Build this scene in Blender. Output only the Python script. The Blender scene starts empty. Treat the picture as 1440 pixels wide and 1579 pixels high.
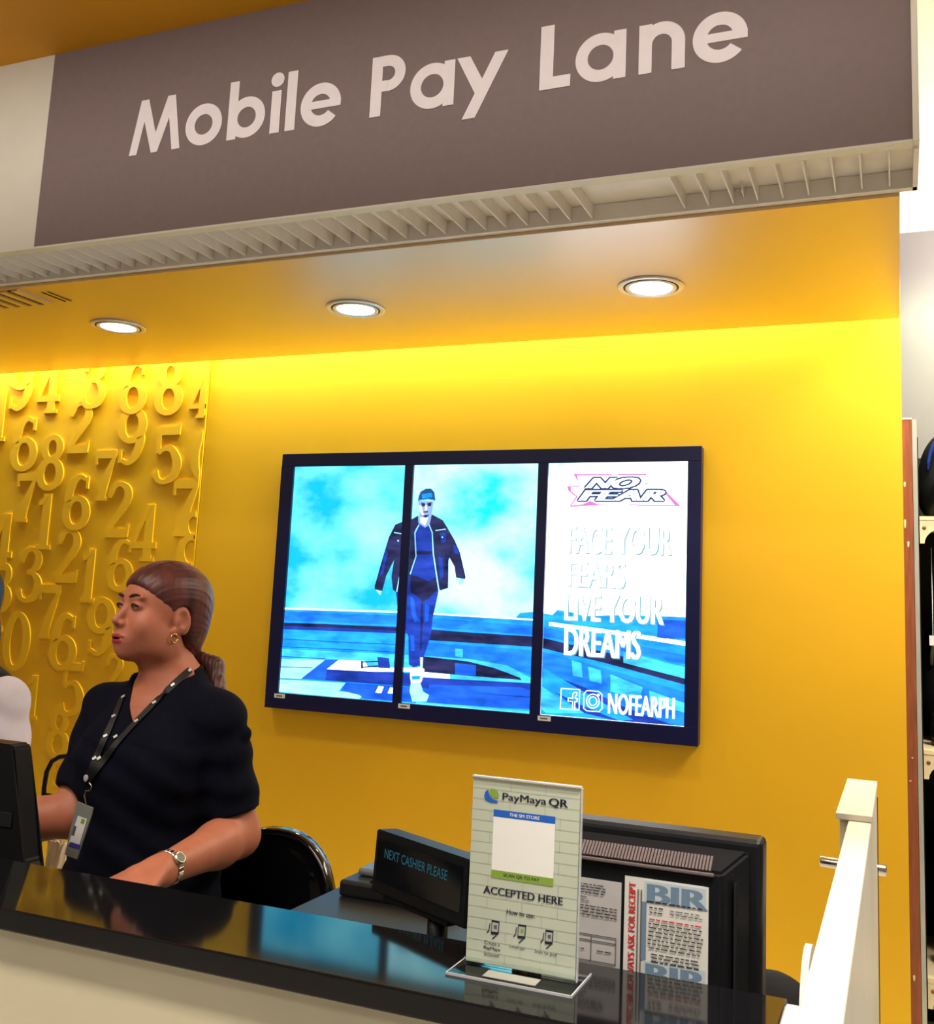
import bpy, bmesh, math, random
import numpy as np
from mathutils import Vector, Matrix
from mathutils.bvhtree import BVHTree

# ---------------------------------------------------------------- camera
scene = bpy.context.scene
COL = scene.collection
IMG_W, IMG_H = 1440.0, 1579.0
YAW, PITCH, ROLL = [math.radians(a) for a in (22.4316, 8.2091, 2.5293)]
FPX, CX, CY, EYE = 1568.9, 742.45, 712.03, 1.50
_f = np.array([-math.sin(YAW) * math.cos(PITCH), math.cos(YAW) * math.cos(PITCH), math.sin(PITCH)])
_r = np.array([math.cos(YAW), math.sin(YAW), 0.0])
_u = np.cross(_r, _f)
CAM_R = math.cos(ROLL) * _r + math.sin(ROLL) * _u
CAM_U = -math.sin(ROLL) * _r + math.cos(ROLL) * _u
CAM_F = _f
cam_data = bpy.data.cameras.new('camera')
cam = bpy.data.objects.new('camera', cam_data)
COL.objects.link(cam)
cam.matrix_world = Matrix(((CAM_R[0], CAM_U[0], -CAM_F[0], 0), (CAM_R[1], CAM_U[1], -CAM_F[1], 0),
                           (CAM_R[2], CAM_U[2], -CAM_F[2], EYE), (0, 0, 0, 1)))
cam_data.sensor_fit = 'HORIZONTAL'
cam_data.sensor_width = 36.0
cam_data.lens = FPX / IMG_W * 36.0
cam_data.shift_x = -(CX - IMG_W / 2) / IMG_W
cam_data.shift_y = (CY - IMG_H / 2) / IMG_W
cam_data.clip_start = 0.02
scene.camera = cam


def ray(x, y):
    return CAM_R * ((x - CX) / FPX) - CAM_U * ((y - CY) / FPX) + CAM_F


def onY(x, y, Y):
    """point of the plane at depth Y seen at a photograph pixel"""
    d = ray(x, y)
    t = Y / d[1]
    return Vector((d[0] * t, Y, EYE + d[2] * t))


def onZ(x, y, Z):
    d = ray(x, y)
    t = (Z - EYE) / d[2]
    return Vector((d[0] * t, d[1] * t, Z))


# ---------------------------------------------------------------- world, lights, exposure
vs = scene.view_settings
vs.view_transform = 'Standard'
vs.look = 'None'
vs.gamma = 1.0
vs.use_curve_mapping = False
vs.exposure = 0.0
world = bpy.data.worlds.new('store_ambient')
scene.world = world
world.use_nodes = True
world.node_tree.nodes['Background'].inputs[0].default_value = (1.0, 0.91, 0.84, 1)
world.node_tree.nodes['Background'].inputs[1].default_value = 0.19


def area(name, loc, target, sx, sy, power, color=(1, 1, 1), spread=180):
    l = bpy.data.lights.new(name, 'AREA')
    l.shape = 'RECTANGLE'
    l.size, l.size_y = sx, sy
    l.energy = power
    l.color = color
    l.spread = math.radians(spread)
    o = bpy.data.objects.new(name, l)
    COL.objects.link(o)
    o.location = loc
    o.rotation_euler = (Vector(target) - Vector(loc)).to_track_quat('-Z', 'Y').to_euler()
    return o


def spot(name, loc, target, power, angle, color=(1, 1, 1), blend=0.6, radius=0.05):
    l = bpy.data.lights.new(name, 'SPOT')
    l.energy = power
    l.spot_size = math.radians(angle)
    l.spot_blend = blend
    l.shadow_soft_size = radius
    l.color = color
    o = bpy.data.objects.new(name, l)
    COL.objects.link(o)
    o.location = loc
    o.rotation_euler = (Vector(target) - Vector(loc)).to_track_quat('-Z', 'Y').to_euler()
    return o


WARM = (1.0, 0.90, 0.76)
# strip lamp hidden in the cove between soffit and back wall
area('cove_strip_lamp', (-2.9, 3.925, 3.03), (-2.9, 3.95, 1.0), 7.0, 0.06, 270, (0.86, 1.0, 0.62))
# shop ceiling lamps behind and above the photographer
area('shop_ceiling_lamp', (-1.5, -1.4, 3.30), (-1.5, 0.4, 0.0), 3.6, 0.8, 34, (1.0, 0.95, 0.90))
# unseen strip light added to brighten the sign but spare the lower wall
area('sign_fill_light', (-1.6, 1.15, 3.28), (-1.6, 2.45, 2.93), 3.6, 0.08, 3.4, (1.0, 0.95, 0.92), 50)
area('shop_ceiling_lamp_front', (-1.7, 0.15, 3.30), (-1.7, 0.20, 0.0), 3.2, 0.30, 52, WARM, 120)
area('shop_ceiling_lamp_aisle', (0.95, 2.6, 3.28), (0.75, 3.0, 0.0), 0.6, 1.2, 30, WARM)
# track spot over the swing gate
spot('track_spot_gate', (0.30, 0.75, 3.10), (-0.10, 1.55, 1.05), 260, 34, (1.0, 0.93, 0.85), 0.7, 0.06)
# lamp washing the bulkhead over the aisle
area('aisle_bulkhead_lamp', (0.75, 3.7, 3.15), (0.55, 4.6, 3.5), 0.9, 0.3, 34, (1.0, 0.95, 0.85))
area('shelf_fill_light', (0.9, 3.3, 3.0), (0.3, 4.3, 1.2), 0.6, 0.6, 45, WARM)  # unseen light added to brighten the goods shelf


# ---------------------------------------------------------------- materials
def srgb(r, g, b):
    def c(v):
        v /= 255.0
        return v / 12.92 if v <= 0.04045 else ((v + 0.055) / 1.055) ** 2.4
    return (c(r), c(g), c(b), 1.0)


MATS = {}


def mat(name, color, rough=0.5, metal=0.0, var=0.06, scale=30.0, bump=0.0, bscale=None, coat=0.0, coat_rough=0.1,
        emit=None, estr=1.0, trans=0.0, ior=1.45, spec=0.5, sss=0.0, stretch=None):
    if name in MATS:
        return MATS[name]
    m = bpy.data.materials.new(name)
    m.use_nodes = True
    nt = m.node_tree
    b = nt.nodes['Principled BSDF']
    color = tuple(color[:3]) + (1.0,)
    b.inputs['Base Color'].default_value = color
    b.inputs['Roughness'].default_value = rough
    b.inputs['Metallic'].default_value = metal
    b.inputs['IOR'].default_value = ior
    b.inputs['Specular IOR Level'].default_value = spec
    b.inputs['Coat Weight'].default_value = coat
    b.inputs['Coat Roughness'].default_value = coat_rough
    b.inputs['Transmission Weight'].default_value = trans
    if sss:
        b.inputs['Subsurface Weight'].default_value = sss
        b.inputs['Subsurface Radius'].default_value = (0.012, 0.005, 0.003)
        b.inputs['Subsurface Scale'].default_value = 0.6
    if emit is not None:
        b.inputs['Emission Color'].default_value = tuple(emit[:3]) + (1.0,)
        b.inputs['Emission Strength'].default_value = estr
    tc = nt.nodes.new('ShaderNodeTexCoord')
    mp = nt.nodes.new('ShaderNodeMapping')
    if stretch:
        mp.inputs['Scale'].default_value = stretch
    nt.links.new(tc.outputs['Object'], mp.inputs['Vector'])
    if var > 0 and emit is None:
        n = nt.nodes.new('ShaderNodeTexNoise')
        n.inputs['Scale'].default_value = scale
        n.inputs['Detail'].default_value = 4.0
        nt.links.new(mp.outputs['Vector'], n.inputs['Vector'])
        rp = nt.nodes.new('ShaderNodeValToRGB')
        rp.color_ramp.elements[0].position = 0.3
        rp.color_ramp.elements[1].position = 0.7
        rp.color_ramp.elements[0].color = tuple(c * (1 - var) for c in color[:3]) + (1,)
        rp.color_ramp.elements[1].color = tuple(min(1, c * (1 + var)) for c in color[:3]) + (1,)
        nt.links.new(n.outputs['Fac'], rp.inputs['Fac'])
        nt.links.new(rp.outputs['Color'], b.inputs['Base Color'])
    if bump > 0:
        n2 = nt.nodes.new('ShaderNodeTexNoise')
        n2.inputs['Scale'].default_value = bscale or scale * 4
        n2.inputs['Detail'].default_value = 3.0
        nt.links.new(mp.outputs['Vector'], n2.inputs['Vector'])
        bp = nt.nodes.new('ShaderNodeBump')
        bp.inputs['Strength'].default_value = bump
        bp.inputs['Distance'].default_value = 0.002
        nt.links.new(n2.outputs['Fac'], bp.inputs['Height'])
        nt.links.new(bp.outputs['Normal'], b.inputs['Normal'])
    MATS[name] = m
    return m


def emis(name, color, strength=1.0, var=0.0):
    """a lit area of a screen; var mottles the displayed picture"""
    if name in MATS:
        return MATS[name]
    m = bpy.data.materials.new(name)
    m.use_nodes = True
    nt = m.node_tree
    b = nt.nodes['Principled BSDF']
    b.inputs['Base Color'].default_value = (0.01, 0.01, 0.012, 1)
    b.inputs['Roughness'].default_value = 0.35
    b.inputs['Emission Color'].default_value = tuple(color[:3]) + (1,)
    b.inputs['Emission Strength'].default_value = strength
    if var > 0:
        tc = nt.nodes.new('ShaderNodeTexCoord')
        mp = nt.nodes.new('ShaderNodeMapping')
        mp.inputs['Scale'].default_value = (1.0, 1.0, 3.0)
        n = nt.nodes.new('ShaderNodeTexNoise')
        n.inputs['Scale'].default_value = 9.0
        n.inputs['Detail'].default_value = 6.0
        rp = nt.nodes.new('ShaderNodeValToRGB')
        rp.color_ramp.elements[0].position = .32
        rp.color_ramp.elements[1].position = .68
        rp.color_ramp.elements[0].color = tuple(c * (1 - var) for c in color[:3]) + (1,)
        rp.color_ramp.elements[1].color = tuple(c * (1 + var) + .06 * var for c in color[:3]) + (1,)
        nt.links.new(tc.outputs['Object'], mp.inputs['Vector'])
        nt.links.new(mp.outputs['Vector'], n.inputs['Vector'])
        nt.links.new(n.outputs['Fac'], rp.inputs['Fac'])
        nt.links.new(rp.outputs['Color'], b.inputs['Emission Color'])
    MATS[name] = m
    return m


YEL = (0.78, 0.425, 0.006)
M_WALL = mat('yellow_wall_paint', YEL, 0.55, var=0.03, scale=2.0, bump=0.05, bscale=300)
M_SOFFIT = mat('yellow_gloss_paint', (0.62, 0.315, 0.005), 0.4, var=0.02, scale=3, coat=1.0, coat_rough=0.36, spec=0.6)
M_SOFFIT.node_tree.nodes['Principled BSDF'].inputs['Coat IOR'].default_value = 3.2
M_CEIL = mat('yellow_ceiling_paint', (0.80, 0.37, 0.006), 0.6, var=0.04, scale=2)
M_SIGN = mat('grey_brown_sign_film', srgb(128, 112, 110), 0.6, var=0.03, scale=40)
M_LETTER = mat('pale_vinyl', srgb(246, 238, 240), 0.6, var=0.02)
M_WHITE = mat('off_white_paint', srgb(226, 222, 205), 0.55, var=0.03, scale=6)
M_GRILLE = mat('off_white_grille_plastic', srgb(240, 232, 224), 0.55, var=0.05, scale=14)
M_CREAM = mat('cream_laminate', srgb(216, 208, 180), 0.45, var=0.04, scale=5)
M_BLACKTOP = mat('black_gloss_stone', (0.005, 0.005, 0.006), 0.07, var=0.2, scale=220, spec=0.5)
M_BLACKEDGE = mat('black_edge_band', (0.003, 0.003, 0.004), 0.5)
M_FLOOR = mat('pale_floor_tile', srgb(205, 200, 192), 0.3, var=0.08, scale=3)
M_FRAME = mat('black_frame_blue_glare', (0.002, 0.003, 0.05), 0.4, var=0.05)  # black frame; the blue glare of the screens is put into its base colour
M_GREYPANEL = mat('grey_backdrop_panel', srgb(120, 116, 118), 0.35, var=0.06, scale=2)
M_GATE = mat('white_gate_lacquer', srgb(236, 230, 214), 0.4, var=0.03, scale=9)
M_CHROME = mat('chrome', (0.75, 0.74, 0.72), 0.16, metal=1.0, var=0.03)
M_TRIMMETAL = mat('downlight_trim_metal', (0.78, 0.74, 0.70), 0.35, metal=0.6, var=0.03)
M_DARKTRIM = mat('downlight_dark_gap', (0.03, 0.015, 0.01), 0.6)
M_LAMP = mat('downlight_lens', (0.9, 0.9, 0.9), 0.3, emit=(1.0, 0.95, 0.9), estr=14.0)
M_PLASTIC = mat('black_plastic', (0.006, 0.0065, 0.008), 0.42, spec=.22, var=0.1, scale=60, bump=0.06, bscale=700)
M_PLASTIC2 = mat('charcoal_plastic', (0.014, 0.014, 0.016), 0.38, spec=.25, var=0.1, scale=60)
M_VENT = mat('vent_slot_dark', (0.003, 0.003, 0.003), 0.8)
M_GLOSSBLACK = mat('black_gloss_plastic', (0.004, 0.004, 0.006), 0.08, var=0.05, coat=0.6, coat_rough=0.05)
M_BROWN = mat('brown_laminate', srgb(142, 78, 48), 0.45, var=0.22, scale=9, stretch=(12, 12, 1.0))
M_SILVER = mat('brushed_aluminium', srgb(186, 186, 178), 0.38, metal=0.35, var=0.08, scale=12, stretch=(8, 8, 1))
M_SHELF = mat('cream_shelf_board', srgb(226, 208, 168), 0.5, var=0.08, scale=20)
M_PAPER = mat('white_paper', srgb(206, 204, 198), 0.7, var=0.03, scale=30)
M_STICKER = mat('white_sticker', srgb(225, 225, 225), 0.6, var=0.05)
M_INK = mat('black_ink', (0.012, 0.012, 0.016), 0.6, var=0.0)
M_GREYINK = mat('grey_ink', (0.10, 0.10, 0.11), 0.6, var=0.0)
M_RED = mat('red_ink', srgb(196, 36, 44), 0.6, var=0.0)
M_BLUEINK = mat('slate_blue_ink', srgb(104, 128, 150), 0.6, var=0.0)


# ---------------------------------------------------------------- object helpers
def link(o, parent=None):
    COL.objects.link(o)
    if parent is not None:
        o.parent = parent
    return o


def tag(o, label, cat, group=None):
    o['label'] = label
    o['category'] = cat
    if group:
        o['group'] = group
    return o


def thing(name, loc, label, cat, group=None, rot=None):
    o = bpy.data.objects.new(name, None)
    o.empty_display_size = 0.05
    COL.objects.link(o)
    o.location = loc
    if rot:
        o.rotation_euler = rot
    return tag(o, label, cat, group)


def world_loc(o):
    v = Vector(o.location)
    while o.parent is not None:
        o = o.parent
        v = v + Vector(o.location)
    return v


def mesh_obj(name, me, m, parent=None, local=False, smooth=False, kind=None):
    """link a mesh built in world coordinates; vertices are moved into the parent's space"""
    if m is not None:
        for mm in (m if isinstance(m, (list, tuple)) else [m]):
            me.materials.append(mm)
    if smooth:
        me.polygons.foreach_set('use_smooth', [True] * len(me.polygons))
    o = bpy.data.objects.new(name, me)
    if parent is not None and not local:
        me.transform(Matrix.Translation(-world_loc(parent)))
    elif parent is None and not local and len(me.vertices):
        co = np.empty(len(me.vertices) * 3, dtype=np.float32)
        me.vertices.foreach_get('co', co)
        co = co.reshape(-1, 3)
        lo, hi = co.min(0), co.max(0)
        c = Vector((float(lo[0] + hi[0]) / 2, float(lo[1] + hi[1]) / 2, float(lo[2])))
        me.transform(Matrix.Translation(-c))
        o.location = c
    link(o, parent)
    if kind:
        o['kind'] = kind
    return o


def bm_mesh(bm, name='mesh'):
    bmesh.ops.recalc_face_normals(bm, faces=bm.faces)
    me = bpy.data.meshes.new(name)
    bm.to_mesh(me)
    bm.free()
    return me


def add_box(bm, x0, x1, y0, y1, z0, z1, bevel=0.0, seg=2):
    vs_ = [bm.verts.new(p) for p in ((x0, y0, z0), (x1, y0, z0), (x1, y1, z0), (x0, y1, z0),
                                     (x0, y0, z1), (x1, y0, z1), (x1, y1, z1), (x0, y1, z1))]
    fs = [bm.faces.new([vs_[i] for i in q]) for q in
          ((0, 3, 2, 1), (4, 5, 6, 7), (0, 1, 5, 4), (1, 2, 6, 5), (2, 3, 7, 6), (3, 0, 4, 7))]
    if bevel > 0:
        es = list({e for f in fs for e in f.edges})
        bmesh.ops.bevel(bm, geom=es, offset=bevel, segments=seg, affect='EDGES', profile=0.5)
    return vs_


def box(name, b, m, parent=None, bevel=0.0, local=False, kind=None, seg=2):
    bm = bmesh.new()
    add_box(bm, *b, bevel=bevel, seg=seg)
    return mesh_obj(name, bm_mesh(bm, name), m, parent, local, kind=kind)


def add_prism(bm, pts, fn, t):
    """closed outline pts (2-D), fn(u, v, w) -> 3-D, thickness t"""
    a = [bm.verts.new(fn(u, v, 0.0)) for u, v in pts]
    b = [bm.verts.new(fn(u, v, t)) for u, v in pts]
    n = len(pts)
    bm.faces.new(a)
    bm.faces.new(b[::-1])
    for i in range(n):
        j = (i + 1) % n
        bm.faces.new((a[j], a[i], b[i], b[j]))


def add_flat(bm, pts, fn):
    bm.faces.new([bm.verts.new(fn(u, v, 0.0)) for u, v in pts])


def add_tube(bm, pts, radii, n=12, cap=True):
    pts = [Vector(p) for p in pts]
    if not isinstance(radii, (list, tuple)):
        radii = [radii] * len(pts)
    rings = []
    prev = None
    for i, p in enumerate(pts):
        t = (pts[min(i + 1, len(pts) - 1)] - pts[max(i - 1, 0)]).normalized()
        if prev is None:
            s = t.orthogonal().normalized()
        else:
            s = (prev - t * prev.dot(t)).normalized()
        prev = s
        q = t.cross(s)
        rings.append([bm.verts.new(p + (s * math.cos(2 * math.pi * k / n) + q * math.sin(2 * math.pi * k / n)) * radii[i])
                      for k in range(n)])
    for a, b in zip(rings, rings[1:]):
        for k in range(n):
            bm.faces.new((a[k], a[(k + 1) % n], b[(k + 1) % n], b[k]))
    if cap:
        bm.faces.new(rings[0][::-1])
        bm.faces.new(rings[-1])


def tube(name, pts, radii, m, parent=None, n=12, local=False, smooth=True):
    bm = bmesh.new()
    add_tube(bm, pts, radii, n)
    return mesh_obj(name, bm_mesh(bm, name), m, parent, local, smooth=smooth)


def add_lathe(bm, prof, c, n=32, axis='Z'):
    rings = []
    for r, h in prof:
        ring = []
        for k in range(n):
            a = 2 * math.pi * k / n
            if axis == 'Z':
                p = (c[0] + r * math.cos(a), c[1] + r * math.sin(a), c[2] + h)
            else:
                p = (c[0] + r * math.cos(a), c[1] + h, c[2] + r * math.sin(a))
            ring.append(bm.verts.new(p))
        rings.append(ring)
    for a, b in zip(rings, rings[1:]):
        for k in range(n):
            bm.faces.new((a[k], a[(k + 1) % n], b[(k + 1) % n], b[k]))
    bm.faces.new(rings[0][::-1])
    bm.faces.new(rings[-1])


def lathe(name, prof, c, m, parent=None, n=32, axis='Z', local=False, smooth=True):
    bm = bmesh.new()
    add_lathe(bm, prof, c, n, axis)
    o = mesh_obj(name, bm_mesh(bm, name), m, parent, local, smooth=smooth)
    return o


def text_mesh(s, fit, fn, ext=0.0, offset=0.0, shear=0.0, res=3, spacing=1.0, bold=0.0):
    """lettering scaled into fit=(u0,u1,v0,v1) and mapped with fn(u, v, w)"""
    cu = bpy.data.curves.new('lettering', 'FONT')
    cu.body = s
    cu.size = 1.0
    cu.extrude = ext if ext > 0 else 0.0
    cu.offset = offset
    cu.shear = shear
    cu.resolution_u = res
    cu.space_character = spacing
    ob = bpy.data.objects.new('lettering', cu)
    COL.objects.link(ob)
    dg = bpy.context.evaluated_depsgraph_get()
    me = bpy.data.meshes.new_from_object(ob.evaluated_get(dg))
    bpy.data.objects.remove(ob)
    bpy.data.curves.remove(cu)
    co = np.empty(len(me.vertices) * 3, dtype=np.float32)
    me.vertices.foreach_get('co', co)
    co = co.reshape(-1, 3)
    lo, hi = co.min(0), co.max(0)
    u0, u1, v0, v1 = fit
    for v, c in zip(me.vertices, co):
        u = u0 + (c[0] - lo[0]) / max(hi[0] - lo[0], 1e-6) * (u1 - u0)
        w = v0 + (c[1] - lo[1]) / max(hi[1] - lo[1], 1e-6) * (v1 - v0)
        v.co = fn(u, w, c[2])
    me.materials.clear()
    if bold > 0:      # heavier strokes: a second pass a hair's breadth aside and behind
        sc_ = (u1 - u0) / max(hi[0] - lo[0], 1e-6)
        e = fn(u0 + bold * sc_, v0, 0) - fn(u0, v0, 0)
        back = fn(u0, v0, 0) - fn(u0, v0, 1)
        bm = bmesh.new()
        bm.from_mesh(me)
        g = bmesh.ops.duplicate(bm, geom=bm.verts[:] + bm.edges[:] + bm.faces[:])
        bmesh.ops.translate(bm, vec=e + back.normalized() * .00006 if back.length > 1e-6 else e, verts=[v for v in g['geom'] if isinstance(v, bmesh.types.BMVert)])
        bm.to_mesh(me)
        bm.free()
    return me


def planeY(Y):
    """front print on a plane facing -Y: (x, z, out) -> world"""
    return lambda u, v, w: Vector((u, Y - w, v))


def struct(o):
    o['kind'] = 'structure'
    return o


# ---------------------------------------------------------------- signed-distance modelling (bodies, hair, cloth)
def sd_ell(P, c, r, rot=None):
    q = P - np.array(c, dtype=np.float32)
    if rot is not None:
        q = q @ np.array(rot, dtype=np.float32)
    r = np.array(r, dtype=np.float32)
    k0 = np.sqrt(((q / r) ** 2).sum(-1))
    k1 = np.sqrt(((q / (r * r)) ** 2).sum(-1)) + 1e-9
    return k0 * (k0 - 1.0) / k1


def sd_cone(P, a, b, ra, rb):
    a = np.array(a, dtype=np.float32)
    b = np.array(b, dtype=np.float32)
    ab = b - a
    t = np.clip(((P - a) @ ab) / float(ab @ ab), 0, 1)
    d = np.sqrt((((P - a) - t[..., None] * ab) ** 2).sum(-1))
    return d - (ra + (rb - ra) * t)


def smin(a, b, k):
    h = np.maximum(k - np.abs(a - b), 0) / k
    return np.minimum(a, b) - h * h * k * 0.25


def smax(a, b, k):
    return -smin(-a, -b, k)


def half(P, p, n):
    """negative on the side n points away from"""
    n = np.array(n, dtype=np.float32)
    n = n / np.linalg.norm(n)
    return (P - np.array(p, dtype=np.float32)) @ n


def sdf_arrays(fn, lo, hi, h):
    lo = np.array(lo, dtype=np.float32)
    hi = np.array(hi, dtype=np.float32)
    n = np.ceil((hi - lo) / h).astype(int) + 1
    ax = [lo[i] + h * np.arange(n[i], dtype=np.float32) for i in range(3)]
    G = np.stack(np.meshgrid(*ax, indexing='ij'), -1)
    f = np.empty(tuple(n), dtype=np.float32)
    step = max(1, int(600000 / (n[1] * n[2])))
    for i in range(0, n[0], step):
        f[i:i + step] = fn(G[i:i + step])
    f[0] = f[-1] = 1
    f[:, 0] = f[:, -1] = 1
    f[:, :, 0] = f[:, :, -1] = 1
    s = f < 0
    m = n - 1
    acc = np.zeros(tuple(m) + (3,), dtype=np.float32)
    cnt = np.zeros(tuple(m), dtype=np.float32)
    for a in range(3):
        b, c = [k for k in range(3) if k != a]
        for ob in (0, 1):
            for oc in (0, 1):
                sl0 = [None] * 3
                sl1 = [None] * 3
                sl0[a] = slice(0, m[a]); sl1[a] = slice(1, m[a] + 1)
                sl0[b] = sl1[b] = slice(ob, m[b] + ob)
                sl0[c] = sl1[c] = slice(oc, m[c] + oc)
                f0, f1 = f[tuple(sl0)], f[tuple(sl1)]
                ch = s[tuple(sl0)] != s[tuple(sl1)]
                t = np.where(ch, f0 / np.where(ch, f0 - f1, 1), 0)
                acc[..., a] += t * ch
                acc[..., b] += ob * ch
                acc[..., c] += oc * ch
                cnt += ch
    cells = cnt > 0
    idx = -np.ones(tuple(m), dtype=np.int64)
    ijk = np.argwhere(cells)
    idx[cells] = np.arange(len(ijk))
    V = (ijk + acc[cells] / cnt[cells][:, None]) * h + lo
    Q = []
    for a in range(3):
        b, c = [(1, 2), (2, 0), (0, 1)][a]
        sl0 = [slice(1, m[k]) for k in range(3)]
        sl1 = [slice(1, m[k]) for k in range(3)]
        sl0[a] = slice(0, m[a]); sl1[a] = slice(1, m[a] + 1)
        s0, s1 = s[tuple(sl0)], s[tuple(sl1)]
        e = np.argwhere(s0 != s1)
        if not len(e):
            continue
        sg = s0[s0 != s1]
        e = e + np.array([0 if k == a else 1 for k in range(3)])
        eb = np.zeros(3, int); eb[b] = 1
        ec = np.zeros(3, int); ec[c] = 1
        q = np.stack([idx[tuple((e - x).T)] for x in (0 * eb, eb, eb + ec, ec)], 1)
        q[~sg] = q[~sg][:, ::-1]
        Q.append(q)
    return V, np.concatenate(Q)


def np_mesh(name, V, Q):
    me = bpy.data.meshes.new(name)
    me.vertices.add(len(V))
    me.vertices.foreach_set('co', np.asarray(V, dtype=np.float32).ravel())
    me.loops.add(Q.size)
    me.loops.foreach_set('vertex_index', np.asarray(Q, dtype=np.int32).ravel())
    me.polygons.add(len(Q))
    me.polygons.foreach_set('loop_start', np.arange(0, Q.size, 4, dtype=np.int32))
    me.update(calc_edges=True)
    me.validate()
    return me


def sdf_obj(name, fn, lo, hi, h, m, parent=None):
    V, Q = sdf_arrays(fn, lo, hi, h)
    return mesh_obj(name, np_mesh(name, V, Q), m, parent, smooth=True)


# ================================================================ THE SETTING
W = 4.0            # back wall
SOF_Z = 2.612       # underside of the soffit
SIGN_Y = 2.45
struct(box('floor', (-7, 4, -3.5, 7.0, -0.08, 0.0), M_FLOOR))
struct(box('wall_back', (-3.106, 0.02, W, W + 0.14, 0.0, 3.1), M_WALL))
struct(box('wall_left', (-7.0, -6.9, -3.5, 7.0, 0.0, 3.4), M_WHITE))
relief = struct(box('wall_back_relief', (-6.9, -3.110, W - 0.006, W + 0.14, 0.0, 3.1), M_WALL))
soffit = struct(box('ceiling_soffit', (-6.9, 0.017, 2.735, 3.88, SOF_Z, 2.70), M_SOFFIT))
struct(box('ceiling_cove', (-6.9, 0.017, 2.735, W + 0.14, 3.1, 3.16), M_WHITE))
struct(box('wall_soffit_end', (0.0, 0.017, 2.735, W, 2.70, 3.1), M_WALL))
struct(box('ceiling_bulkhead', (-6.9, 4.0, -0.6, SIGN_Y + 0.02, 3.325, 3.42), M_CEIL))
struct(box('ceiling_shop', (-6.9, 4.0, -3.5, -0.6, 3.325, 3.42), M_WHITE))
struct(box('wall_fascia', (-6.9, -2.668, SIGN_Y, SIGN_Y + 0.03, 2.628, 3.325), M_WHITE))
struct(box('wall_aisle', (-3.0, 4.0, 4.6, 4.7, 3.2, 4.3), M_WHITE))
struct(box('ceiling_aisle', (-3.0, 4.0, 2.475, 4.7, 4.3, 4.36), M_WHITE))
struct(box('wall_over_fascia', (-6.9, 4.0, 2.475, 2.50, 3.42, 4.3), M_WHITE))
struct(box('wall_aisle_backdrop', (0.02, 4.0, 4.6, 4.7, 0.0, 3.2), M_GREYPANEL))

# raised numerals on the relief wall: character, pixel centre and pixel height in the photograph
DIG = [('9', 33, 592, 80), ('4', 77, 597, 76), ('3', 146, 590, 76), ('6', 207, 598, 76), ('8', 262, 597, 78), ('4', 309, 612, 62),
       ('6', 39, 684, 80), ('8', 80, 712, 80), ('2', 124, 658, 76), ('9', 203, 674, 84), ('5', 259, 701, 86), ('0', 317, 703, 76),
       ('7', 163, 733, 74), ('7', 41, 767, 72), ('1', 71, 803, 84), ('6', 120, 774, 82), ('2', 184, 785, 82), ('4', 224, 821, 84),
       ('7', 286, 783, 84), ('8', 297, 831, 82), ('4', 3, 835, 84), ('2', 106, 856, 80), ('3', 47, 886, 82), ('1', 139, 887, 80),
       ('6', 187, 871, 78), ('7', 76, 943, 80), ('0', 26, 989, 86), ('6', 99, 989, 84), ('9', 155, 967, 86), ('1', 52, 1074, 66),
       ('5', 112, 1062, 80), ('8', 91, 1130, 70), ('5', 90, 1192, 40), ('8', 2, 905, 74), ('1', 2, 640, 76), ('7', -20, 720, 80),
       ('3', -30, 620, 80), ('5', -34, 800, 80), ('2', 176, 1040, 60), ('4', -10, 950, 80)]


def spline(pts, n=8, closed=False):
    """Catmull-Rom through (x, y, width) points"""
    P = [np.array(p, dtype=float) for p in pts]
    N_ = len(P)
    out = []
    for i in range(N_ if closed else N_ - 1):
        g = (lambda j: P[j % N_]) if closed else (lambda j: P[min(max(j, 0), N_ - 1)])
        p0, p1, p2, p3 = g(i - 1), g(i), g(i + 1), g(i + 2)
        for k in range(n):
            t = k / n
            out.append(.5 * (2 * p1 + (p2 - p0) * t + (2 * p0 - 5 * p1 + 4 * p2 - p3) * t * t + (3 * p1 - p0 - 3 * p2 + p3) * t ** 3))
    if not closed:
        out.append(P[-1])
    return out


def stroke(bm, pts, fn, t, closed=False):
    """a raised brush stroke whose width follows its points"""
    c = spline(pts, 7, closed)
    n_ = len(c)
    L, R_ = [], []
    for i, p in enumerate(c):
        a_, b_ = (c[(i + 1) % n_], c[i - 1]) if closed else (c[min(i + 1, n_ - 1)], c[max(i - 1, 0)])
        d = (a_ - b_)[:2]
        d = d / (np.linalg.norm(d) + 1e-9)
        nn = np.array((-d[1], d[0])) * p[2] * .62
        L.append(p[:2] + nn)
        R_.append(p[:2] - nn)
    lt = [bm.verts.new(fn(q[0], q[1], t)) for q in L]
    rt = [bm.verts.new(fn(q[0], q[1], t)) for q in R_]
    lb = [bm.verts.new(fn(q[0], q[1], 0)) for q in L]
    rb = [bm.verts.new(fn(q[0], q[1], 0)) for q in R_]
    for i in range(n_ if closed else n_ - 1):
        j = (i + 1) % n_
        bm.faces.new((lt[i], lt[j], rt[j], rt[i]))
        bm.faces.new((lb[j], lb[i], rb[i], rb[j]))
        bm.faces.new((lt[j], lt[i], lb[i], lb[j]))
        bm.faces.new((rt[i], rt[j], rb[j], rb[i]))
    if not closed:
        bm.faces.new((lt[0], rt[0], rb[0], lb[0]))
        bm.faces.new((rt[-1], lt[-1], lb[-1], rb[-1]))


def loop8(cx_, cy_, rx, ry, th=.145, tn=.065):
    return [(cx_ + rx * math.cos(a_), cy_ + ry * math.sin(a_), tn + (th - tn) * abs(math.cos(a_))) for a_ in [2 * math.pi * k / 10 for k in range(10)]]


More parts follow.
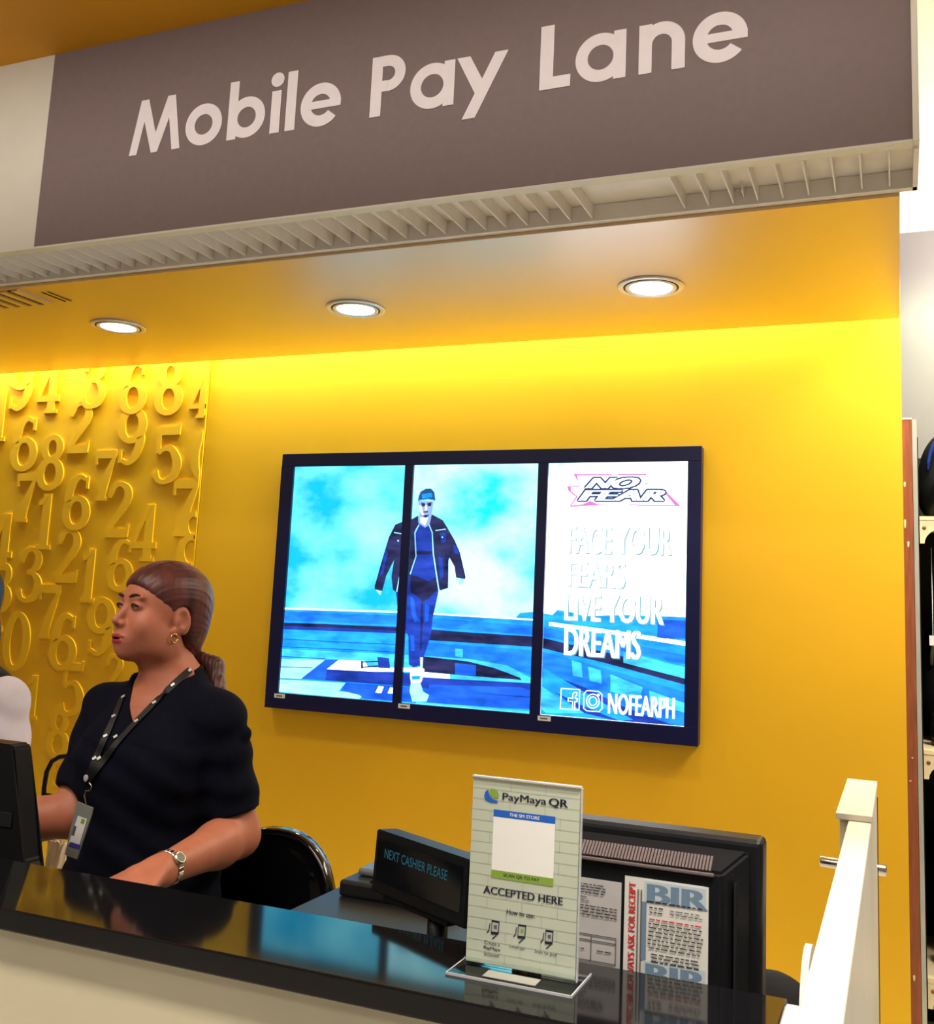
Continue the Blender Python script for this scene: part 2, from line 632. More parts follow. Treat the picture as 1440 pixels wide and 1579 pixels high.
SIX = [('c', loop8(.33, .30, .235, .265)), ('s', [(.20, .47, .06), (.115, .50, .13), (.14, .68, .145), (.22, .86, .12), (.36, .955, .07), (.50, .90, .06)]), ('s', [(.53, .74, .05), (.535, .95, .05)])]
DIGITS = {
    '0': [('c', loop8(.33, .50, .235, .465))],
    '1': [('s', [(.33, .0, .15), (.33, .98, .15)]), ('s', [(.16, .03, .06), (.50, .03, .06)]), ('s', [(.14, .80, .06), (.24, .84, .06), (.30, .95, .07)])],
    '2': [('s', [(.10, .70, .05), (.12, .80, .11), (.20, .92, .09), (.34, .95, .07), (.48, .87, .12), (.52, .72, .145), (.44, .54, .13), (.28, .32, .09), (.12, .10, .06)]), ('s', [(.07, .065, .13), (.56, .065, .13)]), ('s', [(.555, .0, .05), (.575, .22, .05)])],
    '3': [('s', [(.10, .72, .08), (.14, .84, .11), (.24, .94, .08), (.38, .95, .07), (.50, .84, .13), (.48, .66, .13), (.36, .55, .07), (.26, .53, .05)]), ('s', [(.30, .53, .05), (.44, .50, .08), (.55, .34, .145), (.50, .13, .13), (.34, .035, .07), (.18, .06, .08), (.09, .20, .12)])],
    '4': [('s', [(.42, .0, .15), (.42, .99, .15)]), ('s', [(.05, .27, .085), (.61, .27, .085)]), ('s', [(.07, .27, .06), (.40, .96, .07)]), ('s', [(.26, .025, .05), (.58, .025, .05)])],
    '5': [('s', [(.13, .52, .07), (.14, .96, .07)]), ('s', [(.12, .91, .12), (.52, .91, .12)]), ('s', [(.525, .84, .05), (.545, 1.02, .05)]), ('s', [(.14, .52, .06), (.26, .60, .07), (.42, .58, .10), (.55, .36, .145), (.50, .14, .13), (.34, .035, .07), (.18, .06, .08), (.09, .20, .12)])],
    '6': SIX,
    '7': [('s', [(.08, .92, .13), (.58, .92, .13)]), ('s', [(.085, .72, .05), (.07, .98, .05)]), ('s', [(.55, .90, .06), (.42, .58, .12), (.32, .28, .15), (.28, .0, .15)]), ('s', [(.14, .025, .05), (.42, .025, .05)])],
    '8': [('c', loop8(.33, .745, .185, .205, .13)), ('c', loop8(.33, .27, .235, .255))],
    '9': [(k_, [(.66 - x_, 1 - y_, w_) for x_, y_, w_ in p_]) for k_, p_ in SIX],
}
RY = W - 0.006
for kd, (ch, px, py, ph) in enumerate(DIG):
    c = onY(px, py, RY)
    hgt = abs(onY(px, py - ph / 2, RY).z - onY(px, py + ph / 2, RY).z) * 1.04
    bm = bmesh.new()
    for ks, (kind_, pts) in enumerate(DIGITS[ch]):
        stroke(bm, pts, lambda u, v, w: Vector((c.x + (u - .33) * hgt * .98, RY - w, c.z + (v - .5) * hgt)), .0055 + .0004 * (kd % 4) + .00012 * ks, kind_ == 'c')
    if c.x + hgt * .35 > -3.116:
        bmesh.ops.bisect_plane(bm, geom=bm.verts[:] + bm.edges[:] + bm.faces[:], plane_co=(-3.116, 0, 0), plane_no=(1, 0, 0), clear_outer=True)
        bmesh.ops.holes_fill(bm, edges=[e for e in bm.edges if e.is_boundary])
    mesh_obj('numeral', bm_mesh(bm, 'numeral'), M_WALL, relief)

# ---------------------------------------------------------------- sign board over the counter
sign = thing('sign_board', (-1.31, SIGN_Y, 2.628), 'long grey brown sign board with white lane lettering above the counter', 'sign')
box('panel', (-2.667, 0.045, SIGN_Y, SIGN_Y + 0.03, 2.634, 3.325), M_SIGN, sign)
box('edge_trim', (0.0455, 0.060, SIGN_Y - 0.004, SIGN_Y + 0.03, 2.628, 3.325), M_WHITE, sign)
box('bottom_trim', (-2.667, 0.045, SIGN_Y - 0.002, SIGN_Y + 0.03, 2.626, 2.633), M_WHITE, sign)


def ring_pts(cx, cy, ro, ri, a0, a1, n=40):
    A = [math.radians(a0 + (a1 - a0) * i / n) for i in range(n + 1)]
    return [(cx + ro * math.cos(a), cy + ro * math.sin(a)) for a in A], [(cx + ri * math.cos(a), cy + ri * math.sin(a)) for a in A]


def add_ring(bm, cx, cy, ro, ri, a0, a1, fn, t, n=40):
    o, i_ = ring_pts(cx, cy, ro, ri, a0, a1, n)
    for k in range(n):
        add_prism(bm, [o[k], o[k + 1], i_[k + 1], i_[k]], fn, t)


ST = 0.19
XH = 0.735
R0 = 0.372


def glyph(bm, ch, fn, t):
    lay = [0]

    def P(pts):
        lay[0] += 1
        add_prism(bm, pts, fn, t + .0004 * lay[0])
    R = lambda x0, x1, y0, y1: P([(x0, y0), (x1, y0), (x1, y1), (x0, y1)])
    if ch == 'M':
        P([(0, 0), (.165, 0), (.275, .60), (.475, 0), (.605, 0), (.805, .60), (.915, 0), (1.08, 0), (.905, 1), (.745, 1), (.54, .36), (.335, 1), (.175, 1)])
    elif ch == 'o':
        add_ring(bm, R0, R0 - .01, R0, R0 - ST, 0, 360, fn, t, 56)
    elif ch == 'b':
        R(0, ST * .95, 0, 1.03)
        add_ring(bm, .37, R0 - .01, R0 * .97, R0 * .97 - ST * .95, 0, 360, fn, t, 56)
    elif ch == 'i':
        R(.01, .19, 0, XH)
        add_ring(bm, .10, .93, .125, 0.001, 0, 360, fn, t, 28)
    elif ch == 'l':
        R(0, .185, 0, 1.03)
    elif ch == 'e':
        add_ring(bm, R0, R0 - .01, R0, R0 - ST, 5, 322, fn, t, 56)
        R(.12, .742, .30, .43)
    elif ch == 'P':
        R(0, ST, 0, 1)
        add_ring(bm, .29, .70, .30, .12, -90, 90, fn, t, 28)
        R(ST - .01, .29, .82, 1.0)
        R(ST - .01, .29, .40, .58)
    elif ch == 'a':
        add_ring(bm, R0, R0 - .01, R0, R0 - ST * .96, 0, 360, fn, t, 56)
        R(.565, .745, 0, XH)
    elif ch == 'y':
        P([(0, XH), (.215, XH), (.46, .27), (.345, .06)])
        P([(.62, XH), (.83, XH), (.33, -.27), (.12, -.27)])
    elif ch == 'L':
        R(0, .205, 0, 1)
        R(.205, .47, 0, .185)
    elif ch == 'n':
        R(0, .185, 0, XH)
        add_ring(bm, .325, .42, .325, .14, 0, 180, fn, t, 32)
        R(.465, .65, 0, .42)


CAP, BASE = 0.187, 2.904
for ch, x in zip('MobilePayLane', (-2.297, -2.078, -1.916, -1.760, -1.704, -1.652, -1.413, -1.284, -1.139, -.889, -.788, -.614, -.473)):
    bm = bmesh.new()
    glyph(bm, ch, lambda u, v, w, x=x: Vector((x + u * CAP, SIGN_Y - 0.0005 - w, BASE + v * CAP)), 0.002)
    mesh_obj('letter', bm_mesh(bm, 'letter'), M_LETTER, sign)

# ---------------------------------------------------------------- louvre grille under the sign
gr = thing('ceiling_grille', (-3.0, 2.6, 2.63), 'off white slatted grille along the bottom of the sign, some slats missing', 'grille')
G0, G1 = SIGN_Y + 0.03, 2.735
box('backing_panel', (-6.8, 0.058, SIGN_Y + 0.03, G1 - 0.002, 2.672, 2.684), M_GRILLE, gr)
box('back_rail', (-6.8, 0.058, G1 - 0.026, G1 - 0.002, 2.622, 2.671), M_GRILLE, gr)
box('front_rail', (-6.8, 0.045, SIGN_Y + 0.031, SIGN_Y + 0.040, 2.632, 2.671), M_GRILLE, gr)
box('end_rail', (0.048, 0.060, SIGN_Y + 0.031, G1 - 0.002, 2.622, 2.690), M_GRILLE, gr)
bm = bmesh.new()
add_box(bm, -0.002, 0.002, SIGN_Y + 0.041, G1 - 0.027, 2.630, 2.671)
fin_me = bm_mesh(bm, 'fin')
fin_me.materials.append(M_GRILLE)
fx = 0.060 - 0.0665
k = 0
rnd = random.Random(4)
while fx > -4.4:
    if k not in (9, 10, 11):
        o = bpy.data.objects.new('fin', fin_me)
        link(o, gr)
        o.location = Vector((fx, 0, 0)) - gr.location
        o.rotation_euler = (0, 0, 0)
        o.location.y = -gr.location.y
        o.location.z = -gr.location.z
        o.location.x += rnd.uniform(-.0012, .0012)
    k += 1
    fx -= 0.0665
box('broken_fin', (-0.378, -0.375, 2.66, 2.706, 2.644, 2.671), M_GRILLE, gr)

# ---------------------------------------------------------------- recessed downlights
DL = [((181, 499), 'round recessed downlight in the soffit before the numbers wall, leftmost of the three', -3.03, 3.265),
      ((549, 471), 'round recessed downlight in the middle of the soffit row', -1.90, 3.28),
      ((1005, 438), 'round recessed downlight in the soffit nearest the right end of the sign', -0.767, 3.30)]
for _, lab, x, y in DL:
    t = thing('downlight', (x, y, SOF_Z), lab, 'ceiling light', 'recessed downlights in the yellow soffit')
    z = SOF_Z
    lathe('trim_ring', [(.074, -.0005), (.114, -.0005), (.110, -.007), (.100, -.009), (.094, -.006), (.074, -.006)], (x, y, z), M_TRIMMETAL, t, 48)
    lathe('gap_ring', [(.070, -.0005), (.0935, -.0005), (.0935, -.0066), (.070, -.0066)], (x, y, z), M_DARKTRIM, t, 48)
    lathe('inner_ring', [(.066, -.0005), (.0885, -.0005), (.086, -.0095), (.078, -.0105), (.072, -.0068), (.066, -.0068)], (x, y, z), M_TRIMMETAL, t, 48)
    lathe('lens', [(.0005, -.0005), (.0715, -.0005), (.0715, -.0078), (.0005, -.0085)], (x, y, z), M_LAMP, t, 48)
    sp = spot('downlight_beam', (x, y, z - 0.03), (x, y + 0.05, 0), 18, 120, (1.0, 0.92, 0.82), 0.8, 0.06)
    sp.parent = t
    sp.location = (0, 0, -0.03)

vt = thing('ceiling_vent', onZ(48, 455, SOF_Z), 'dark slotted air vent in the soffit at the left edge', 'vent')
vc = vt.location
for i in range(5):
    box('slot', (vc.x - .30 + i * .062, vc.x - .30 + i * .062 + .022, vc.y - .07, vc.y + .11, SOF_Z - .002, SOF_Z - .0003), M_VENT, vt)
    box('blade', (vc.x - .30 + i * .062 + .0225, vc.x - .30 + i * .062 + .055, vc.y - .07, vc.y + .11, SOF_Z - .006, SOF_Z - .0003), M_SOFFIT, vt)
box('slot', (vc.x + .07, vc.x + .076, vc.y - .02, vc.y + .10, SOF_Z - .002, SOF_Z - .0003), M_VENT, vt)
box('slot', (vc.x + .10, vc.x + .104, vc.y - .02, vc.y + .10, SOF_Z - .002, SOF_Z - .0003), M_VENT, vt)

# ================================================================ VIDEO WALL
TV_Y = 3.945
tv = thing('video_wall', (-1.68, W, 0.967), 'large wall display of three upright screens in a black frame on the yellow wall', 'screen')


def tvp(x, y):
    p = onY(x, y, TV_Y)
    return (p.x, p.z)


tl, tr_, bl, br = tvp(438, 700), tvp(1082, 687), tvp(405, 1090), tvp(1076, 1152)
FX0, FX1 = (tl[0] + bl[0]) / 2, (tr_[0] + br[0]) / 2
FZ0, FZ1 = (bl[1] + br[1]) / 2, (tl[1] + tr_[1]) / 2
SX = [(tvp(453, 721)[0] * .5 + tvp(428, 1068)[0] * .5, tvp(625, 719)[0] * .5 + tvp(604, 1083)[0] * .5),
      (tvp(638, 718)[0] * .5 + tvp(617, 1084)[0] * .5, tvp(830, 715)[0] * .5 + tvp(816, 1101)[0] * .5),
      (tvp(845, 714)[0] * .5 + tvp(832, 1103)[0] * .5, tvp(1060, 711)[0] * .5 + tvp(1055, 1121)[0] * .5)]
SZ0 = tvp(1055, 1121)[1]
SZ1 = tvp(1060, 711)[1]
FR = TV_Y           # front of frame
SCR = TV_Y + 0.012  # screen surface lies a little behind the frame
box('backing', (FX0 + .002, FX1 - .002, SCR + 0.004, W - 0.0005, FZ0 + .002, FZ1 - .002), M_FRAME, tv)
box('frame_bottom', (FX0, FX1, FR, SCR + 0.004, FZ0, SZ0), M_FRAME, tv, bevel=.002)
box('frame_top', (FX0, FX1, FR, SCR + 0.004, SZ1, FZ1), M_FRAME, tv, bevel=.002)
box('frame_side', (FX0, SX[0][0], FR, SCR + 0.004, SZ0, SZ1), M_FRAME, tv)
box('frame_side', (SX[2][1], FX1, FR, SCR + 0.004, SZ0, SZ1), M_FRAME, tv)
box('mullion', (SX[0][1], SX[1][0], FR, SCR + 0.004, SZ0, SZ1), M_FRAME, tv)
box('mullion', (SX[1][1], SX[2][0], FR, SCR + 0.004, SZ0, SZ1), M_FRAME, tv)


def sky_screen(name, c_lo, c_hi, lo, hi, seed):
    m = bpy.data.materials.new(name)
    m.use_nodes = True
    nt = m.node_tree
    b = nt.nodes['Principled BSDF']
    b.inputs['Base Color'].default_value = (0.01, 0.01, 0.012, 1)
    b.inputs['Roughness'].default_value = 0.35
    tc = nt.nodes.new('ShaderNodeTexCoord')
    n = nt.nodes.new('ShaderNodeTexNoise')
    n.noise_dimensions = '4D'
    n.inputs['W'].default_value = seed
    n.inputs['Scale'].default_value = 2.6
    n.inputs['Detail'].default_value = 5
    n.inputs['Roughness'].default_value = 0.5
    mp = nt.nodes.new('ShaderNodeMapping')
    mp.inputs['Scale'].default_value = (1.0, 1.0, 1.5)
    nt.links.new(tc.outputs['Object'], mp.inputs['Vector'])
    nt.links.new(mp.outputs['Vector'], n.inputs['Vector'])
    rp = nt.nodes.new('ShaderNodeValToRGB')
    rp.color_ramp.elements[0].position = lo
    rp.color_ramp.elements[1].position = hi
    rp.color_ramp.elements[0].color = c_lo
    rp.color_ramp.elements[1].color = c_hi
    nt.links.new(n.outputs['Fac'], rp.inputs['Fac'])
    nt.links.new(rp.outputs['Color'], b.inputs['Emission Color'])
    b.inputs['Emission Strength'].default_value = 3.6
    return m


CY_DEEP = (0.0, 0.24, 0.42, 1)
CY_LIGHT = (0.22, 0.62, 0.66, 1)
CY_WHITE = (0.62, 0.72, 0.74, 1)
M_SKY = [sky_screen('screen_sky_cloudy', (0.0, 0.19, 0.34, 1), (0.15, 0.50, 0.56, 1), .38, .66, 1.3),
         sky_screen('screen_sky_bright', (0.0, 0.28, 0.42, 1), (0.26, 0.54, 0.58, 1), .36, .60, 4.1),
         sky_screen('screen_sky_white', (0.20, 0.50, 0.54, 1), (1.0, 1.05, 1.08, 1), .36, .50, 7.7)]
screens = []
for i in range(3):
    x0, x1 = SX[i]
    bm = bmesh.new()
    add_box(bm, x0, x1, SCR, SCR + 0.004, SZ0, SZ1)
    screens.append(mesh_obj('screen', bm_mesh(bm, 'screen'), M_SKY[i], tv))
EB = {'navy': emis('ad_navy', (0.0, 0.006, 0.10), 1.0, 0.6), 'deep': emis('ad_deep_blue', (0.0, 0.05, 0.55), 1.0, 0.35),
      'blue': emis('ad_blue', (0.0, 0.15, 1.1), 1.0, 0.35), 'mid': emis('ad_mid_blue', (0.0, 0.30, 1.5), 1.0, 0.4),
      'sky': emis('ad_sky_blue', (0.0, 0.48, 2.0), 1.0, 0.4), 'cyan': emis('ad_cyan', (0.06, 0.85, 1.6), 1.0, 0.45),
      'pale': emis('ad_pale_cyan', (0.5, 1.5, 1.9), 1.0, 0.3), 'white': emis('ad_white', (2.4, 2.6, 2.7), 1.0),
      'pink': emis('ad_pink', (0.85, 0.26, 0.72), 1.0), 'ink': emis('ad_ink', (0.0, 0.03, 0.17), 1.0),
      'ghost': emis('ad_ghost_grey', (0.22, 0.54, 0.60), 1.0), 'skin': emis('ad_face', (0.36, 0.55, 0.95), 1.0),
      'teal': emis('ad_teal', (0.01, 0.10, 0.30), 1.0), 'denim': emis('ad_denim', (0.0, 0.05, 0.55), 1.0, 0.4)}
layer = [0]


def clip_poly(pts, x0, x1):
    """Sutherland-Hodgman clip of an outline to a screen's width"""
    for lim, sgn in ((x0, 1), (x1, -1)):
        out = []
        for i in range(len(pts)):
            a, b = pts[i], pts[(i + 1) % len(pts)]
            ia, ib = sgn * (a[0] - lim) >= 0, sgn * (b[0] - lim) >= 0
            if ia:
                out.append(a)
            if ia != ib:
                t = (lim - a[0]) / (b[0] - a[0])
                out.append((lim, a[1] + t * (b[1] - a[1])))
        pts = out
        if len(pts) < 3:
            return []
    for lim, sgn in ((SZ0 + .001, 1), (SZ1 - .001, -1)):
        out = []
        for i in range(len(pts)):
            a, b = pts[i], pts[(i + 1) % len(pts)]
            ia, ib = sgn * (a[1] - lim) >= 0, sgn * (b[1] - lim) >= 0
            if ia:
                out.append(a)
            if ia != ib:
                t = (lim - a[1]) / (b[1] - a[1])
                out.append((a[0] + t * (b[0] - a[0]), lim))
        pts = out
        if len(pts) < 3:
            return []
    return pts


def picture(name, polys, col):
    """flat areas of the displayed advertisement, photograph pixel outlines, cut at the screen edges"""
    layer[0] += 1
    y = SCR - 0.0001 * layer[0]
    for i in range(3):
        bm = bmesh.new()
        n = 0
        for pts in polys:
            q = clip_poly([tvp(*p) for p in pts], SX[i][0] + .0005, SX[i][1] - .0005)
            if len(q) >= 3:
                add_flat(bm, q, lambda u, v, w: Vector((u, y, v)))
                n += 1
        if n:
            bmesh.ops.triangulate(bm, faces=bm.faces[:])
            for f in bm.faces:
                f.normal_update()
                if f.normal.y > 0:
                    f.normal_flip()
            me = bpy.data.meshes.new(name)
            bm.to_mesh(me)
            bm.free()
            mesh_obj(name, me, EB[col], screens[i])
        else:
            bm.free()


def band(pts, up, dn):
    """a horizontal strip around a polyline"""
    return [(x, y - up) for x, y in pts] + [(x, y + dn) for x, y in reversed(pts)]


HOR = [(425, 937), (625, 943), (660, 946), (828, 955), (845, 962), (930, 972), (1062, 992)]
picture('pictured_rooftop', [[(420, 937), (625, 943), (828, 955), (930, 972), (1062, 992), (1062, 1140), (420, 1140)]], 'sky')
picture('pictured_skyline', [[(790, 957), (800, 945), (826, 943), (850, 948), (858, 940), (880, 944), (900, 950), (960, 948), (1000, 960), (1020, 950), (1062, 952), (1062, 990), (930, 970), (845, 960)]], 'sky')
picture('pictured_skyline', [[(1012, 985), (1013, 955), (1062, 957), (1062, 985)]], 'blue')
picture('pictured_parapet', [band([(425, 948), (625, 956), (828, 972), (930, 990), (1062, 1018)], 6, 8)], 'mid')
picture('pictured_parapet', [band([(425, 965), (625, 972), (828, 990), (930, 1010), (1062, 1042)], 5, 5)], 'deep')
picture('pictured_parapet_shade', [band([(640, 976), (828, 988), (930, 1012), (1062, 1048)], 6, 10), band([(425, 962), (500, 964), (612, 970)], 2, 3)], 'navy')
picture('pictured_wall', [[(638, 990), (828, 1003), (930, 1030), (1062, 1070), (1062, 1135), (960, 1090), (850, 1050), (750, 1020), (638, 1010)]], 'mid')
picture('pictured_wall_streak', [[(880, 1018), (895, 1022), (897, 1045), (882, 1042)], [(905, 1028), (925, 1034), (927, 1055), (908, 1050)], [(940, 1040), (990, 1060), (985, 1080), (940, 1066)], [(1000, 1065), (1056, 1085), (1056, 1100), (1000, 1082)],
                            [(700, 1000), (712, 1001), (712, 1014), (700, 1012)]], 'cyan')
picture('pictured_wall_streak', [[(960, 1005), (1060, 1030), (1060, 1048), (960, 1022)]], 'cyan')
picture('pictured_railing', [band([(845, 962), (930, 973), (1062, 994)], 3, 3), band([(425, 938), (625, 944), (828, 956)], 1.2, 1.2)], 'white')
picture('pictured_slab', [[(420, 1000), (625, 1010), (660, 1012), (720, 1016), (780, 1026), (816, 1045), (850, 1070), (900, 1100), (840, 1100), (800, 1062), (760, 1045), (700, 1035), (620, 1030), (420, 1018)]], 'cyan')
picture('pictured_shade', [[(650, 1012), (720, 1020), (760, 1030), (800, 1045), (805, 1052), (720, 1042), (650, 1036)]], 'navy')
picture('pictured_shade', [[(700, 1022), (732, 1026), (732, 1042), (700, 1040)]], 'blue')
picture('pictured_shade', [[(846, 1040), (900, 1060), (960, 1090), (1062, 1128), (1062, 1140), (980, 1120), (900, 1100), (846, 1062)]], 'deep')
picture('pictured_ramp', [[(836, 1030), (870, 1050), (930, 1085), (975, 1110), (955, 1112), (900, 1090), (836, 1058)]], 'sky')
picture('pictured_floor', [[(420, 1016), (500, 1018), (462, 1047), (420, 1045)]], 'pale')
picture('pictured_floor', [[(420, 1048), (430, 1048), (531, 1053), (520, 1066), (560, 1070), (552, 1078), (420, 1066)]], 'pale')
picture('pictured_floor_shade', [[(500, 1017), (520, 1017), (502, 1032), (500, 1049), (462, 1047)], [(531, 1053), (700, 1064), (830, 1078), (830, 1095), (560, 1078), (552, 1072), (524, 1065)]], 'blue')
picture('pictured_kerb', [[(502, 1031), (625, 1038), (700, 1042), (830, 1055), (830, 1078), (700, 1066), (620, 1058), (500, 1049)]], 'deep')
picture('pictured_kerb', [[(660, 1056), (800, 1060), (828, 1068), (828, 1075), (660, 1064)]], 'blue')
picture('pictured_kerb_top', [[(520, 1018), (560, 1019), (566, 1029), (640, 1030), (642, 1036), (576, 1036), (502, 1032)], [(648, 1036), (692, 1040), (692, 1047), (648, 1044)]], 'white')
picture('pictured_kerb_top', [[(692, 1040), (820, 1050), (824, 1054), (692, 1047)]], 'cyan')
picture('pictured_paint_marks', [[(582, 1058), (590, 1059), (586, 1069), (577, 1068)], [(600, 1060), (608, 1061), (604, 1070), (596, 1069)]], 'white')
picture('pictured_reflection', [[(632, 1052), (646, 1052), (650, 1066), (660, 1072), (656, 1082), (634, 1082), (630, 1066)]], 'pale')
picture('pictured_floor', [[(420, 1070), (600, 1085), (600, 1092), (420, 1078)], [(640, 1082), (828, 1098), (828, 1108), (640, 1090)]], 'cyan')
picture('pictured_box', [[(580, 1013), (598, 1015), (600, 1031), (582, 1030)]], 'deep')
picture('pictured_box', [band([(556, 1021), (582, 1020)], 1, 1), band([(556, 1029), (582, 1027)], 1, 1), [(555, 1019), (558, 1019), (558, 1031), (555, 1031)]], 'navy')
picture('pictured_lines', [band([(425, 985), (520, 990), (612, 994)], .7, .7), band([(425, 997), (520, 1001), (612, 1006)], .7, .7), band([(425, 1012), (500, 1016)], .7, .7), band([(425, 1028), (480, 1030)], .7, .7)], 'blue')


def cr6(pts):
    return [(540 + x / 4.386, 730 + y / 4.386) for x, y in pts]


picture('pictured_man_trousers', [cr6([(302, 795), (400, 670), (470, 690), (578, 690), (592, 790), (578, 860), (550, 985), (542, 1080), (512, 1180), (474, 1248), (468, 1300), (420, 1312), (390, 1292), (386, 1100), (345, 1000), (318, 960)])], 'denim')
picture('pictured_man_trouser_light', [cr6([(400, 830), (425, 850), (440, 960), (470, 1000), (430, 1010), (405, 940)]), cr6([(500, 880), (530, 900), (520, 1000), (495, 1010)]), cr6([(400, 1090), (425, 1100), (430, 1200), (405, 1200)])], 'blue')
picture('pictured_man_trouser_shade', [cr6([(400, 685), (470, 700), (575, 700), (588, 780), (520, 850), (480, 870), (470, 850), (400, 800)]), cr6([(474, 870), (486, 870), (482, 1050), (474, 1200), (466, 1200)])], 'navy')
picture('pictured_man_shirt', [cr6([(455, 335), (500, 365), (530, 345), (552, 400), (556, 540), (578, 700), (520, 728), (440, 692), (398, 680), (436, 560), (430, 400)])], 'deep')
picture('pictured_man_shirt_light', [cr6([(445, 560), (550, 560), (560, 640), (430, 640)]), cr6([(450, 400), (545, 400), (545, 500), (450, 500)])], 'denim')
picture('pictured_man_shirt_stripe', [cr6([(441, 527), (552, 524), (553, 546), (441, 547)])], 'navy')
picture('pictured_man_jacket', [cr6([(455, 283), (400, 315), (340, 328), (298, 345), (255, 430), (210, 580), (158, 765), (160, 785), (210, 795), (238, 690), (290, 585), (272, 700), (282, 785), (303, 802), (330, 795), (400, 680), (440, 560), (432, 400), (455, 340)]),
                                cr6([(545, 275), (620, 315), (648, 360), (700, 450), (735, 530), (745, 570), (775, 700), (770, 715), (710, 705), (700, 630), (660, 560), (635, 530), (635, 620), (656, 775), (600, 792), (572, 680), (556, 540), (552, 400), (530, 345)])], 'navy')
picture('pictured_man_jacket_sheen', [cr6([(600, 400), (640, 400), (645, 460), (610, 470)]), cr6([(690, 480), (720, 500), (730, 545), (700, 540)]), cr6([(590, 560), (620, 570), (625, 700), (600, 720)]), cr6([(230, 520), (250, 530), (215, 680), (195, 690)])], 'deep')
picture('pictured_man_jacket_zip', [cr6([(428, 400), (434, 400), (442, 560), (402, 682), (396, 680), (436, 560)]), cr6([(546, 400), (552, 398), (560, 540), (598, 790), (590, 792), (552, 540)]), cr6([(440, 372), (458, 344), (462, 348), (434, 402), (428, 400)]), cr6([(530, 343), (552, 398), (546, 400), (526, 352)]),
                                    cr6([(290, 395), (345, 404), (345, 412), (290, 402)]), cr6([(570, 382), (640, 373), (640, 379), (572, 388)]), cr6([(325, 690), (331, 690), (312, 800), (304, 800)]), cr6([(313, 449), (323, 449), (323, 460), (313, 460)]), cr6([(612, 426), (622, 426), (622, 436), (612, 436)])], 'pale')
picture('pictured_man_face', [cr6([(455, 185), (560, 185), (552, 240), (532, 282), (546, 278), (530, 345), (500, 366), (455, 335), (462, 275), (458, 230)])], 'skin')
picture('pictured_man_face_light', [cr6([(462, 215), (478, 222), (484, 262), (500, 290), (478, 276), (462, 250)]), cr6([(502, 215), (512, 215), (514, 245), (500, 248)]), cr6([(468, 296), (520, 300), (500, 350), (470, 330)])], 'white')
picture('pictured_man_face_shade', [cr6([(474, 196), (500, 200), (500, 220), (480, 224)]), cr6([(516, 198), (546, 194), (540, 220), (518, 220)]), cr6([(490, 256), (522, 254), (520, 262), (494, 264)]), cr6([(480, 282), (530, 278), (505, 300)])], 'navy')
picture('pictured_man_cap', [cr6([(452, 186), (458, 150), (470, 122), (505, 102), (540, 100), (564, 125), (572, 186), (520, 172)])], 'teal')
picture('pictured_man_cap_badge', [cr6([(478, 140), (545, 130), (550, 158), (482, 168)]), cr6([(462, 176), (520, 168), (570, 178), (570, 184), (520, 174), (462, 184)])], 'sky')
picture('pictured_man_hand', [cr6([(165, 784), (208, 796), (196, 824), (182, 808)]), cr6([(712, 704), (768, 714), (760, 740), (732, 754), (728, 722), (714, 720)])], 'pale')
picture('pictured_man_shoe', [cr6([(404, 1325), (470, 1310), (496, 1325), (492, 1362), (474, 1414), (405, 1416), (398, 1370)]), cr6([(468, 1245), (486, 1245), (480, 1330), (470, 1330)])], 'white')
picture('pictured_man_shoe_shade', [cr6([(410, 1370), (470, 1368), (466, 1395), (412, 1396)])], 'sky')


def cr5(x, y):
    return (830 + x / 3.672, 700 + y / 3.672)


def tv_text(name, s, x0, x1, y0, y1, col, up=0, **kw):
    """lettering between crop pixels (left, right, top, bottom) on the right-hand screen"""
    a = tvp(*cr5(x0, y1))
    b = tvp(*cr5(x1, y0 + (y1 - y0) * 0.0))
    a2 = tvp(*cr5((x0 + x1) / 2, y1))
    b2 = tvp(*cr5((x0 + x1) / 2, y0))
    layer[0] += 1
    y = SCR - 0.0001 * layer[0]
    me = text_mesh(s, (a[0], b[0], a2[1], b2[1]), lambda u, v, w: Vector((u, y - w * 1e-3, v)), **kw)
    mesh_obj(name, me, EB[col], screens[2])


tv_ln = dict(bold=.085, res=3, spacing=1.0)
for s, x0, x1, y0, y1 in (('FACE YOUR', 160, 745, 408, 566), ('FEARS', 158, 480, 606, 756), ('LIVE YOUR', 142, 700, 795, 955), ('DREAMS', 140, 570, 992, 1152)):
    tv_text('pictured_slogan_shadow', s, x0 + 6, x1 + 7, y0 + 5, y1 + 7, 'ghost', **tv_ln)
    tv_text('pictured_slogan', s, x0, x1, y0, y1, 'white', **tv_ln)
tv_text('pictured_handle', 'NOFEARPH', 390, 765, 1368, 1486, 'white', **tv_ln)
C5 = lambda L: [cr5(*p) for p in L]
picture('pictured_logo_edge', [C5([(195, 112), (410, 112), (430, 120), (455, 110), (615, 110), (580, 150), (585, 185), (555, 185), (725, 215), (705, 245), (808, 296), (580, 294), (470, 280), (455, 272), (440, 284), (330, 290), (290, 272), (250, 292), (172, 300), (210, 240), (165, 205), (185, 200), (160, 180), (235, 178), (250, 145)])], 'pink')
picture('pictured_logo_field', [C5([(218, 120), (405, 120), (430, 128), (455, 118), (596, 118), (570, 152), (572, 192), (712, 218), (692, 246), (770, 288), (585, 286), (470, 272), (455, 264), (440, 276), (330, 282), (290, 264), (248, 284), (186, 290), (222, 240), (182, 206), (200, 196), (182, 186), (242, 186), (262, 148)])], 'white')
